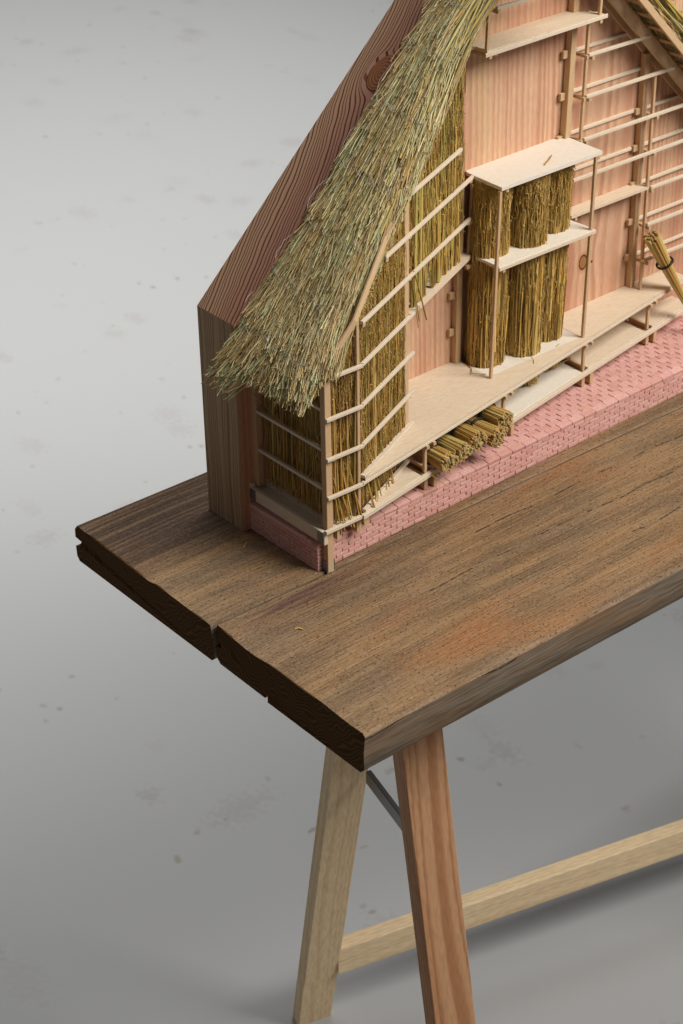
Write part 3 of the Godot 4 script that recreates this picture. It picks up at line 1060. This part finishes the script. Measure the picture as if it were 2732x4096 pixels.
	for y in [342.0, 395.0, 446.0]:
		bar(h, "rod_stub", v3(474 + (y - 342) * 0.03, y + 1, -134.0), v3(484 + (y - 342) * 0.03, y + 1, -134.0), 4.0, 9.0, T)
		bar(h, "cross_beam", v3(497.5 + (y - 342) * 0.03, y - 1.8, -136), v3(497.5 + (y - 342) * 0.03, y - 1.8, -115.0), s, s, T)
		bar(h, "cross_beam", v3(505.0 + (y - 342) * 0.03, y - 4.5, -128), v3(505.0 + (y - 342) * 0.03, y - 4.5, -113.2), s, s, T)
	for y in [146.0, 195.0, 245.0, 294.0, 342.0]:
		bar(h, "cross_beam", v3(629.5, y - 4.4, -136), v3(629.5, y - 4.4, -113.2), s, s, T)
		bar(h, "rod_stub", v3(612, y + 1, -135.6), v3(620, y + 1, -135.6), 4.0, 8.0, T)
	# rods: front layer and back layer
	for r in [[446.0, 502, 607], [395.5, 501, 656], [342.0, 501, 706], [294.0, 486, 730], [245.0, 628, 740], [195.5, 626, 740], [146.0, 624, 740]]:
		bar(h, "lattice_rod", v3(r[1], r[0], -116.0), v3(r[2], r[0] - 1.5, -116.4), s, s, B)
	for r in [[447.0, 498, 594], [397.0, 496, 619], [345.0, 494, 616], [296.0, 492, 617], [343.5, 629, 708], [295.5, 629, 730], [245.0, 629, 740], [195.5, 629, 740], [146.0, 629, 740]]:
		bar(h, "lattice_rod", v3(r[1], r[0], -137.0), v3(r[2], r[0] - 1.0, -138.8), s, s, B)
	put(slab_mesh(PackedVector2Array([Vector2(489, -117.6), Vector2(489, -137.6), Vector2(627, -139.8), Vector2(627, -117.8)]), 243.0, 246.6, [], 0.0), "lattice_shelf", M.deck, h)
	bar(h, "shelf_bearer", v3(496, 240.8, -136), v3(496, 240.8, -116.2), 3.6, 3.6, T)
	# high shelf with its uprights
	put(slab_mesh(PackedVector2Array([Vector2(322, -138.0), Vector2(489, -138.2), Vector2(489, -130), Vector2(509, -112), Vector2(509, -99.6), Vector2(322, -99.6)]), 493.0, 497.0, [], 0.0), "high_shelf", M.deck, h)
	bar(h, "shelf_edge", v3(318, 492.6, -98.2), v3(511, 495.2, -98.4), 2.4, 4.6, B)
	bar(h, "shelf_bearer", v3(325, 489.8, -136), v3(325, 489.8, -96.8), s, s, T)
	bar(h, "shelf_bearer", v3(336, 489.8, -136), v3(336, 489.8, -99.6), s, s, T)
	bar(h, "shelf_bearer", v3(501, 490.6, -136), v3(501, 490.6, -97.4), s, s, T)
	bar(h, "thin_post", v3(323.4, 497, -101.8), v3(326.5, 575, -101.8), s, s, T, Vector3.BACK)
	bar(h, "thin_post", v3(503.6, 497, -103.6), v3(507, 575, -103.6), s, s, T, Vector3.BACK)
	bar(h, "lattice_rod", v3(334, 542, -99), v3(512, 542, -99), s, s, B)
	bar(h, "rod_stub", v3(336, 537.8, -110), v3(336, 537.8, -96.4), s, s, T)
	# right-hand roof slope: rafters, battens and the long edge strip
	var down := Vector3(0.7071, -0.7071, 0)
	var nrm := Vector3(0.7071, 0.7071, 0)
	for z in [-117.6, -137.6]:
		var c := Vector3(523.5 + 0, 523.5, z)
		bar(h, "rafter", c - down * 205, c + down * 340, 4.4, 15.0, T, nrm)
	for k in range(-7, 12):
		var c := Vector3(531.2, 531.2, 0) + down * (k * 29.6 + 15.0)
		bar(h, "roof_batten", c + Vector3(0, 0, -139), c + Vector3(0, 0, -90.6), s, s, T)
	var e := Vector3(531.8, 531.8, -87.6)
	bar(h, "edge_strip", e - down * 205, e + down * 340, 3.4, 8.4, T, nrm)
	# near roof slope: the visible edge strips and the battens under the thatch
	bar(h, "edge_strip", v3(-1.5, 261.5, 6.6), v3(37.5, 301.8, 7.4), 3.0, 7.0, T, Vector3(-0.7, 0.7, 0))
	bar(h, "edge_strip", v3(37.5, 301.0, 6.6), v3(118, 376.5, -27.0), 3.0, 6.6, T, Vector3(-0.7, 0.7, 0))
	for k in 13:
		var x := -4.0 + k * 20.5
		bar(h, "roof_batten", v3(x, roof_y(x) - 23.0 + k * 0.5, board_z(x) + 1.5), v3(x, roof_y(x) - 23.0 + k * 0.5, minf(4.0, diag(x))), s, s, T)


func v3(x: float, y: float, z: float) -> Vector3:
	return Vector3(x, y, z)


# ---------------------------------------------------------------- the model: straw
func thatch_at(s: float, w: float, lift: float) -> Vector3:
	# s mm up the slope from the eave, w 0 (board) .. 1 (front, rolled over), lift along the normal
	var x := -60.0 + s * cos(ALPHA)
	var y := 224.4 + s * sin(ALPHA)
	var top := clampf(x / 250.0, -0.1, 1.2) * 7.0
	if x < -20.0:
		top -= pow((-20.0 - x) / 40.0, 2.0) * 7.0
	var zb := board_z(x) - clampf((x - 130.0) / 120.0, 0, 1) * 9.0 + 2.0
	var zf := 0.0
	var knots := [[-70.0, 6.0], [-40.0, 16.0], [-14.0, 17.0], [6.0, 4.0], [20.0, -3.0], [45.0, -9.0], [66.0, -16.0], [90.0, -23.0], [115.0, -26.0], [175.0, -46.0], [280.0, -84.0], [330.0, -82.0], [400.0, -60.0]]  # last knots, out of view, widen the overhang to shade the board
	for k in knots.size() - 1:
		if x >= knots[k][0] or k == 0:
			zf = lerpf(knots[k][1], knots[k + 1][1], clampf((x - knots[k][0]) / (knots[k + 1][0] - knots[k][0]), 0, 1))
	var z := 0.0
	var hh := top + lift
	var flat := 0.78
	var rho := 17.0
	var nz2 := 0.0
	if w < flat:
		z = lerpf(zb, zf - rho, w / flat)
		if w < 0.08:
			hh -= (0.08 - w) / 0.08 * 7.0
	else:
		var an := (w - flat) / (1.0 - flat) * deg_to_rad(125.0)
		z = zf - rho + (rho + lift) * sin(an)
		hh = top - rho + (rho + lift) * cos(an)
	return Vector3(x - sin(ALPHA) * hh, y + cos(ALPHA) * hh, z)


func build_thatch(house: Node3D) -> void:
	var roof := group_node("thatch_roof", house)
	roof.set_meta("label", "shaggy greenish straw thatch tied down with thin wire")
	# body of the thatch below the loose surface
	var f := Buf.new()
	var cols := 14
	var rows := 32
	var grid := []
	for r in rows + 1:
		var line := []
		for c in cols + 1:
			line.append(thatch_at(56.0 + r * 19.2, float(c) / cols, -7.0) * MM)
		for c in 5:
			var p: Vector3 = thatch_at(56.0 + r * 19.2, 1.0 - c / 4.0, -7.0)
			p += Vector3(sin(ALPHA), -cos(ALPHA), 0) * (20.0 if c > 0 else 6.0)
			line.append(p * MM)
		grid.append(line)
	var width: int = grid[0].size()
	var col := lin(134, 108, 58)
	for r in rows:
		for c in width:
			var a: Vector3 = grid[r][c]
			var b: Vector3 = grid[r][(c + 1) % width]
			var d: Vector3 = grid[r + 1][(c + 1) % width]
			var e: Vector3 = grid[r + 1][c]
			f.quad(a, b, d, e, Vector2.ZERO, Vector2.ZERO, Vector2.ZERO, Vector2.ZERO)
	for c in range(1, width - 1):
		f.tri(grid[0][0], grid[0][c + 1], grid[0][c])
	f.c.resize(f.p.size())
	f.c.fill(col)
	var core := put(f.done(), "thatch_body", M.straw, roof)
	core.set_meta("kind", "stuff")
	# loose stems: tips show at the surface, roots dive under the next course
	f = Buf.new()
	var N := 10500
	for k in N:
		var s := rnd(20, 640) if k > 1500 else rnd(9, 85)
		if s > 545 and rng.randf() < 0.6:
			s = rnd(20, 545)
		var w := pow(rng.randf(), 0.92)
		if s < 60 and w > 0.92:
			w = rnd(0.5, 0.92)
		if w < 0.3 and s < 60:
			s -= rnd(0, 24)
		var proud := rng.randf()
		var tip := thatch_at(s, w, lerpf(-2.0, 5.5, proud * proud))
		var L := rnd(60, 140)
		var fan := (w - 0.45) * 0.2 + rng.randfn(0.0, 0.19)
		if s < 90:
			fan += (w - 0.5) * 0.5 * (1.0 - s / 90.0)
		var w2 := clampf(w - fan * L / 110.0, 0.0, 1.0)
		var root := thatch_at(s + L, w2, rnd(-7.5, -1.5))
		if s < 30:
			tip += Vector3(-rnd(0, 3), -rnd(0, 2), 0)
			if w < 0.25:
				tip += Vector3(-2, 0, -rnd(0, 8))
		if w < 0.1 and rng.randf() < 0.45:
			tip += Vector3(rnd(-3, 0), 0, -rnd(0, 7))
		var c := hue(THATCH)
		# tufts of greener straw
		if nz(s * 0.012 + 3.0, w * 5.0) > 0.15 and rng.randf() < 0.55:
			c = c.lerp(lin(182, 188, 142), 0.55)
		var r := rnd(0.26, 0.52) * MM
		var bow := rnd(0.5, 2.6)
		var mid := tip.lerp(root, 0.5) + Vector3(rnd(-1, 1) * bow, rnd(-0.5, 1.3) * bow, rnd(-1.4, 1.4) * bow)
		var q1 := tip.lerp(mid, 0.3) + Vector3(rnd(-1, 1), rnd(-0.6, 1.0), rnd(-1.2, 1.2)) * bow * 0.7
		var q2 := tip.lerp(mid, 0.66) + Vector3(rnd(-0.8, 0.8), rnd(-0.6, 0.8), rnd(-1, 1)) * bow * 0.7
		var cut := c.lerp(Color(0.72, 0.6, 0.38), 0.6)
		f.tube(PackedVector3Array([tip * MM, q1 * MM, q2 * MM, mid * MM, root * MM]), PackedFloat32Array([r * 1.15, r * 0.9, r * 0.95, r, r]), c, cut, 4, true, false)
		# forked, kinked tips
		if rng.randf() < 0.6:
			var d := (tip - q1).normalized()
			var o := (d + Vector3(rnd(-1, 1), rnd(-0.4, 1), rnd(-1, 1)) * 0.8).normalized() * rnd(1.8, 5.0)
			var at := tip.lerp(q1, rnd(0.0, 0.6))
			f.tube(PackedVector3Array([at * MM, (at + o) * MM]), PackedFloat32Array([r * 0.75, r * 0.8]), c.lerp(cut, 0.3), cut, 3, false, true)
	var mass := put(f.done(), "straw_mass", M.straw, roof)
	mass.set_meta("kind", "stuff")
	# long smooth stalks lying on the upper part, each its own piece
	for k in 150:
		var s := rnd(120, 480)
		var w := rnd(0.25, 0.97)
		var L := rnd(60, 150)
		var a := thatch_at(s, w, rnd(0.8, 2.6))
		var b := thatch_at(s + L, clampf(w - rnd(-0.03, 0.06), 0, 1), rnd(-2.5, 1.2))
		stalk(roof, a, b, rnd(0.75, 1.5), [[196, 170, 92], [178, 150, 80], [184, 176, 116], [160, 132, 70], [172, 172, 120]])
	for k in 30:
		var s := rnd(24, 140)
		var w := rnd(0.1, 0.85)
		stalk(roof, thatch_at(s, w, rnd(0.6, 2.4)), thatch_at(s + rnd(40, 70), w - 0.02, rnd(-4, 0)), rnd(0.6, 0.95), THATCH)
	# tying wires and white threads
	for s0 in [62.0, 128.0, 196.0, 268.0, 346.0, 420.0, 480.0]:
		var g := Buf.new()
		var pts := PackedVector3Array()
		var rad := PackedFloat32Array()
		for k in 25:
			var w: float = 0.01 + 0.84 * k / 24.0
			pts.append(thatch_at(s0 + sin(k * 0.9) * 3.0 + rnd(-1.2, 1.2) - k * 0.35, w, 5.2 + rnd(-0.8, 0.9)) * MM)
			rad.append(0.0003)
		g.tube(pts, rad, Color.WHITE, Color.WHITE, 4, true, true)
		put(g.done(), "tie_wire", M.wire, roof)
		if s0 < 400:
			var h2 := Buf.new()
			var p2 := PackedVector3Array()
			var r2 := PackedFloat32Array()
			for k in 9:
				var t := k / 8.0
				var q := thatch_at(s0 + t * 58.0, 0.0, 2.0 + sin(PI * t) * 5.0)
				q.z -= sin(PI * t) * rnd(5, 8)
				p2.append(q * MM)
				r2.append(0.00025)
			h2.tube(p2, r2, Color.WHITE, Color.WHITE, 4, true, true)
			put(h2.done(), "tie_thread", M.thread, roof)
	# unseen straw roll above the view, added to shade the upper board
	var ridge := Buf.new()
	for k in 900:
		var an := rnd(-0.4, PI + 0.4)
		var rr := rnd(30, 50)
		var z0 := rnd(-150, -60)
		var p0 := Vector3(389 + cos(an) * rr, 662 + sin(an) * rr, z0)
		stem(ridge, p0 * MM, (p0 + Vector3(rnd(-8, 8), rnd(-8, 8), rnd(70, 110))) * MM, rnd(0.8, 1.6) * MM, hue(THATCH), 1.5 * MM, 4, 0)
	ridge.tube(PackedVector3Array([v(389, 660, -150), v(389, 660, 12)]), PackedFloat32Array([0.034, 0.034]), col, col, 14, true, true)
	put(ridge.done(), "added_shade_roll", M.straw, roof).set_meta("kind", "stuff")
	# the far slope at the upper right: loose long stems over the battens
	var far := group_node("thatch_roof", house)
	far.set_meta("label", "loose straw thatch of the far roof slope over open battens")
	f = Buf.new()
	var down := Vector3(0.7071, -0.7071, 0)
	var nn := Vector3(0.7071, 0.7071, 0)
	for k in 5200:
		var s := rnd(-215, 300)
		var base := Vector3(534.5, 534.5, rnd(-138, -93)) + down * s + nn * rnd(0.5, 27)
		var L := rnd(40, 90)
		var e := base + down * L + nn * rnd(-5, 5) + Vector3(0, 0, rnd(-6, 6))
		stem(f, base * MM, e * MM, rnd(0.45, 0.9) * MM, hue(THATCH), 1.2 * MM, 4, 1)
	put(f.done(), "straw_mass", M.straw, far).set_meta("kind", "stuff")
	for k in 40:
		var base := Vector3(534.5, 534.5, rnd(-100, -84)) + down * rnd(-60, 200) + nn * rnd(6, 30)
		stalk(far, base, base + down * rnd(60, 110) + nn * rnd(-6, 6) + Vector3(0, 0, rnd(-4, 6)), rnd(0.7, 1.6), [[196, 170, 92], [178, 150, 80], [184, 176, 116]])


func build_straw_walls(house: Node3D) -> void:
	var dir := (DD - DA).normalized()
	var inn := Vector2(dir.y, -dir.x)
	var wall := group_node("straw_wall", house)
	wall.set_meta("label", "upright golden straw filling behind the bent lattice wall")
	# straight bay
	var st := []
	for k in 9:
		var x := rnd(11, 44)
		st.append([v3(x, rnd(52, 64), rnd(-5, 0)), v3(x + rnd(-4, 4), rnd(150, 245), rnd(-6, -1)), rnd(0.6, 1.3)])
	for k in 10:
		var x := rnd(14, 42)
		st.append([v3(x + rnd(2, 9), rnd(44, 58), rnd(2.6, 7)), v3(x - 2, rnd(96, 130), rnd(-6, -2)), rnd(0.55, 0.95)])
	straw_panel(wall, Vector2(9, -4.5), Vector2(45, -4.5), Vector2(0, -1), func(_x): return 60.0, func(x): return roof_y(x) - 22.0, 4, 1.1, Vector2(0.32, 0.6), 5, st, WALL)
	# slanting bay below and above the deck
	st = []
	for k in 12:
		var x := rnd(54, 120)
		st.append([v3(x + rnd(0, 8), rnd(52, 66), diag(x) + rnd(2.8, 5.0)), v3(x, rnd(98, 130), diag(x) - rnd(3, 6)), rnd(0.5, 0.9)])
	for k in 14:
		var x := rnd(54, 150)
		st.append([v3(x, rnd(66, 200), diag(x) - 3.4), v3(x + rnd(-2, 2), rnd(240, 330), diag(x) - 3.6), rnd(0.5, 1.0)])
	straw_panel(wall, Vector2(51, diag(51)) + inn * 3.6, Vector2(158, diag(158)) + inn * 3.6, inn, func(_x): return 63.0, func(x): return roof_y(x) - 24.0, 5, 0.98, Vector2(0.3, 0.58), 6, st, WALL)
	var loft := group_node("straw_wall", house)
	loft.set_meta("label", "upper straw wall standing on the loft floor with thick stalks")
	st = []
	for k in 46:
		var x := rnd(170, 300)
		var g := rng.randf() < 0.3
		st.append([v3(x + rnd(-1, 2), rnd(247.1, 249.5), diag(x) + rnd(-7, -3.2)), v3(x + rnd(-4, 4), rnd(320, 430), diag(x) - rnd(3.5, 7)), rnd(1.6, 2.6) if g and x < 270 else rnd(0.7, 1.5)])
	st.append([v3(180, 232, diag(180) + 5), v3(169, 300, diag(169) - 2), 0.7])
	st.append([v3(194, 228, diag(194) + 8), v3(172, 296, diag(172) + 1), 0.9])
	st.append([v3(176, 226, diag(176) + 6), v3(170, 290, diag(170) - 2), 0.55])
	straw_panel(loft, Vector2(168, diag(168)) + inn * 4.0, Vector2(306, diag(306)) + inn * 4.0, inn, func(_x): return 252.0 + rng.randf() * rng.randf() * 90.0, func(x): return roof_y(x) - 20.0, 4, 1.5, Vector2(0.42, 0.8), 5, st, [[196, 160, 84], [182, 144, 72], [208, 178, 102], [182, 168, 94], [168, 132, 66]])
	var endw := group_node("straw_wall", house)
	endw.set_meta("label", "straw filling of the shaded end wall")
	st = []
	for k in 12:
		var z := rnd(-112, -14)
		st.append([v3(rnd(6, 12), rnd(57, 80), z), v3(rnd(7, 12), rnd(140, 240), z + rnd(-5, 5)), rnd(0.6, 1.0)])
	st.append([v3(0.0, 176, -128), v3(-1.0, 158, -62), 0.4])
	st.append([v3(-0.4, 78, -55), v3(-0.6, 128, -18), 0.4])
	straw_panel(endw, Vector2(10.5, -119), Vector2(10.5, -9), Vector2(1, 0), func(_x): return 58.0 + rng.randf() * 10.0, func(_x): return 246.0, 4, 1.3, Vector2(0.4, 0.75), 2, st, WALL)


func build_sheaf(cx: float, cz: float, tx: float, tz: float, r: float, label: String) -> void:
	var root := group_node("straw_sheaf", self, v(cx, 61, cz))
	tag(root, label, "straw sheaf", "straw sheaves standing in the shelf unit")
	var f := Buf.new()
	var lean := Vector2(tx - cx, tz - cz)
	var height := 279.0
	var at := func(an: float, rad: float, y: float) -> Vector3:
		var t := y / height
		var waist := 1.0 - 0.05 * exp(-pow((y - 182.0) / 22.0, 2.0)) - 0.03 * exp(-pow((y - 40.0) / 14.0, 2.0))
		return Vector3(lean.x * t + cos(an) * rad * waist, y, lean.y * t + sin(an) * rad * waist) * MM
	# packed inside
	var core := PackedVector3Array()
	var cr := PackedFloat32Array()
	for k in 8:
		core.append(Vector3(lean.x * k / 7.0, 2.0 + k * (height - 6.0) / 7.0, lean.y * k / 7.0) * MM)
		cr.append((r - 3.4) * MM)
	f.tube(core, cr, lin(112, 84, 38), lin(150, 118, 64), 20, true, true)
	for l in 3:
		var an := 0.0
		while an < TAU:
			an += rnd(0.5, 1.5) * 1.25 / r
			var y0 := rnd(0, 7) if rng.randf() < 0.7 else rnd(10, 120)
			var a := y0
			while a < height - 10:
				var b := minf(height, a + rnd(70, 170))
				stem(f, at.call(an, r - l * 1.3 - rnd(0, 0.9), a), at.call(an + rnd(-0.07, 0.07), r - l * 1.3 - rnd(-0.2, 0.9), b), rnd(0.34, 0.66) * MM, hue(SHEAF), rnd(0.45, 1.8) * MM, 7, 6 if l == 0 else 0)
				a = b - rnd(3, 26)
	# thin wisps bending round the surface
	for k in 46:
		var an := rnd(0.2, 3.4)
		var y := rnd(5, 235)
		stem(f, at.call(an, r + rnd(-0.4, 0.8), y), at.call(an + rnd(-0.2, 0.2), r + rnd(0, 2.2), y + rnd(18, 45)), rnd(0.25, 0.42) * MM, hue(SHEAF).lerp(Color(0.6, 0.45, 0.2), 0.25), 1.6 * MM, 5, 2, 3)
	put(f.done(), "straw_mass", M.straw, root).set_meta("kind", "stuff")
	for k in 7:
		var an := rnd(0.4, 2.9)
		var y := rnd(2, 60)
		stalk(root, at.call(an, r + 0.2, y) * 1000.0, at.call(an + rnd(-0.12, 0.12), r + rnd(1.0, 3.6), y + rnd(60, 115)) * 1000.0, rnd(0.5, 0.9), SHEAF)
	for k in 22:
		var an := rnd(0.3, 3.3)
		var y := rnd(2, 130)
		stalk(root, at.call(an, r - 0.2, y) * 1000.0, at.call(an + rnd(-0.06, 0.06), r - 0.4, y + rnd(70, 145)) * 1000.0, rnd(0.75, 1.45), SHEAF)


func stem_variants() -> Array:
	var out := []
	for k in 10:
		var f := Buf.new()
		var r := rnd(0.95, 1.45)
		var pts := PackedVector3Array()
		var rad := PackedFloat32Array()
		for j in 6:
			pts.append(Vector3(sin(j * 0.8 + k) * 0.25, cos(j * 0.7 + k) * 0.25, j / 5.0 * 100.0) * MM)
			rad.append(r * MM * (1.15 if j == (k % 3) + 2 else 1.0))
		var c := hue(BUNDLE)
		f.tube(pts, rad, c, c.lerp(Color(0.72, 0.58, 0.34), 0.55), 7, true, false)
		# dark disc painted for the shade in the hollow cut end
		var hp := PackedVector3Array([pts[0] - Vector3(0, 0, 0.00006), pts[0] + Vector3(0, 0, 0.0004)])
		f.tube(hp, PackedFloat32Array([r * 0.42 * MM, r * 0.4 * MM]), c * 0.35, lin(86, 60, 28), 6, true, false)
		out.append(f.done())
	return out


func build_bundle(front: Vector3, back: Vector3, r: float, band_at: float, label: String, variants: Array, thin := 1.0) -> void:
	# front: centre of the visible cut end (mm), back: the other end
	var root := group_node("straw_bundle", self, front * MM)
	tag(root, label, "straw bundle", "tied straw bundles")
	var ax := (back - front).normalized()
	root.basis = Basis.looking_at(-ax, Vector3.UP)
	var L := front.distance_to(back)
	var pitch := 2.15 * thin
	var rows := int(r / pitch) + 1
	for j in range(-rows, rows + 1):
		for i in range(-rows, rows + 1):
			var x := (i + (0.5 if j % 2 else 0.0)) * pitch + rnd(-0.35, 0.35)
			var y := j * pitch * 0.87 + rnd(-0.35, 0.35)
			if Vector2(x, y * 1.12).length() > r:
				continue
			var o := put(variants[rng.randi() % variants.size()], "stem", M.straw, root)
			var k := Vector2(x, y)
			var spread := 0.075 * r / 12.0
			var d := Vector3(-x * spread / r, -y * spread / r, 1.0).normalized()
			var b := Basis.looking_at(-d, Vector3.UP).scaled(Vector3.ONE)
			var sc := rnd(0.85, 1.12) * thin
			o.transform = Transform3D(b * Basis.from_scale(Vector3(sc, sc, (L + rnd(-4, 4)) / 100.0)), Vector3(x, y, rnd(-3.5, 5.0)) * MM)
	var g := Buf.new()
	var pts := PackedVector3Array()
	var rad := PackedFloat32Array()
	var rb := r * (1.0 - 0.06) + 1.0
	for k in 25:
		var an := TAU * k / 24.0
		pts.append(Vector3(cos(an) * rb, sin(an) * rb * 0.9, band_at + sin(an * 2.0) * 0.4) * MM)
		rad.append(0.0017)
	g.tube(pts, rad, Color.WHITE, Color.WHITE, 6, false, false)
	var o2 := put(g.done(), "band", M.band, root)
	o2.scale = Vector3(1, 1, 1)


func build_loose() -> void:
	var bits := [
		["loose_straw", "short pale straw crumb lying on the shelf top", [v3(405, 345.2, -86), v3(412, 347, -88), v3(420, 346, -93), v3(432, 345.3, -101)], 0.9, BUNDLE],
		["loose_straw", "curled thin straw on the deck by the shelf unit's front post", [v3(316, 104.6, -118), v3(313, 105, -104), v3(303, 106, -93), v3(309, 107, -84), v3(316, 105.2, -82)], 0.5, WALL],
		["loose_straw", "forked straw twig fallen in front of the middle sheaf", [v3(372, 122, -80), v3(380, 112, -74), v3(384, 104.8, -70), v3(378, 104.5, -64)], 0.45, WALL],
		["loose_straw", "tiny straw chip lying on the pierced deck panel", [v3(431, 104.2, -78), v3(438, 104.4, -80)], 0.6, WALL],
		["loose_straw", "yellow straw chip on the shaded table beside the plinth end", [v3(-40, 0.9, -102), v3(-31, 1.1, -108)], 0.9, BUNDLE],
		["loose_straw", "pale wood shaving on the table near the plank joint", [v3(-96, 0.8, 60), v3(-92, 1.6, 62), v3(-90, 0.9, 66)], 0.8, BUNDLE],
		["loose_straw", "fine straw sliver lying on the brick paving", [v3(430, 36.4, -28), v3(446, 36.4, -33)], 0.4, BUNDLE],
		["loose_straw", "straw twig stuck between bundles and brick edge", [v3(160, 60, -6), v3(172, 48, 1), v3(180, 40, 2)], 0.5, WALL],
		["loose_straw", "broken straw lying across the lower deck behind the middle sheaf", [v3(448, 66, -92), v3(470, 70, -90)], 1.2, BUNDLE],
	]
	for b in bits:
		var f := Buf.new()
		var origin: Vector3 = b[2][0] * MM
		var pts := PackedVector3Array()
		var rad := PackedFloat32Array()
		for q: Vector3 in b[2]:
			pts.append(q * MM - origin)
			rad.append(b[3] * MM)
		var c := hue(b[4])
		f.tube(pts, rad, c, c.lerp(Color(0.7, 0.6, 0.4), 0.5), 5, true, true)
		var o := put(f.done(), b[0], M.straw, self)
		o.position = origin
		tag(o, b[1], "straw", "loose bits of straw")


func _ready() -> void:
	rng.seed = 20240607
	# ---- camera
	var cam := Camera3D.new()
	cam.name = "camera"
	add_child(cam)
	cam.transform = Transform3D(Basis.from_euler(Vector3(-0.558286, -0.690037, -0.0178589)), Vector3(-1.1528, 1.2226, 1.4216))
	var lens := CameraAttributesPhysical.new()
	lens.frustum_focal_length = 46.45
	lens.frustum_focus_distance = 2.2
	lens.exposure_aperture = 7.0
	lens.frustum_near = 0.05
	lens.frustum_far = 60.0
	cam.attributes = lens
	cam.fov = 28.972
	cam.near = 0.05
	cam.far = 60.0
	cam.current = true
	# ---- studio air: dim neutral surround, no sky
	var env := Environment.new()
	env.background_mode = Environment.BG_COLOR
	env.background_color = Color(0.335, 0.335, 0.34)
	env.background_energy_multiplier = 1.0
	env.tonemap_mode = Environment.TONE_MAPPER_LINEAR
	env.tonemap_exposure = 1.0
	env.sdfgi_enabled = true
	env.ssao_enabled = true
	env.ssil_enabled = true
	var we := WorldEnvironment.new()
	we.name = "environment"
	we.environment = env
	add_child(we)
	# ---- softboxes: key high at the front right, a second one over the floor behind
	var key := AreaLight3D.new()
	key.name = "key_softbox"
	key.area_size = Vector2(1.4, 1.4)
	key.light_energy = 11.8
	key.light_color = Color(1.0, 0.99, 0.975)
	key.shadow_enabled = true
	add_child(key)
	key.look_at_from_position(Vector3(1.22, 2.36, 1.76), Vector3(0.3, 0.1, 0.0))
	var top := AreaLight3D.new()
	top.name = "overhead_softbox"
	top.area_size = Vector2(2.4, 2.0)
	top.light_energy = 3.4
	top.shadow_enabled = true
	add_child(top)
	top.look_at_from_position(Vector3(0.5, 3.2, -1.4), Vector3(0.4, -0.9, -0.9), Vector3.RIGHT)
	var back := SpotLight3D.new()
	back.name = "backdrop_spot"
	back.light_energy = 62.0
	back.light_color = Color(1.0, 1.0, 0.995)
	back.light_size = 0.6
	back.spot_range = 12.0
	back.spot_angle = 41.0
	back.spot_angle_attenuation = 1.0
	back.shadow_enabled = true
	add_child(back)
	back.look_at_from_position(Vector3(1.8, 5.6, -1.2), Vector3(0.25, -0.9, -4.6), Vector3.RIGHT)
	# ---- materials, setting, table
	make_materials()
	build_floor()
	build_trestle()
	build_table()
	# ---- the model
	var house := group_node("house_model", self, Vector3.ZERO)
	tag(house, "wooden section model of a thatched house on a pink brick base", "model")
	build_board(house)
	build_bricks(house)
	build_timber(house)
	build_thatch(house)
	build_straw_walls(house)
	# ---- things standing in and on it
	build_sheaf(341.5, -112.0, 346, -112, 22.8, "straw sheaf standing in the pierced panel next to the slanting lattice")
	build_sheaf(394, -103.5, 399, -104, 23.6, "straw sheaf standing furthest forward, between the two others")
	build_sheaf(442, -113.5, 450, -114, 22.8, "straw sheaf with stalks leaning out beside the rear shelf post")
	var vs := stem_variants()
	build_bundle(v3(181, 71, 0), v3(178, 74, -92), 13.0, 26.0, "straw bundle under the deck beside the first deck post", vs)
	build_bundle(v3(207, 72, -4), v3(203, 74, -94), 12.5, 34.0, "straw bundle with a green stalk, second from the slanting lattice", vs)
	build_bundle(v3(236, 75, -9), v3(232, 76, -98), 13.0, 30.0, "straw bundle of coarse stalks in the middle under the deck", vs, 1.15)
	build_bundle(v3(262, 71, -4), v3(257, 73, -98), 13.0, 33.0, "straw bundle of fine stems with a dark band, second from the pierced panel's deck post", vs, 0.72)
	build_bundle(v3(292, 74, -22), v3(285, 75, -104), 13.5, 29.0, "straw bundle lying highest, against the deck post below the sheaves", vs)
	build_bundle(v3(625, 183, -106), v3(694, 38, -70), 11.5, 44.0, "tied straw bundle leaning on the lattice rods above the brick paving", vs, 1.1)
	build_loose()
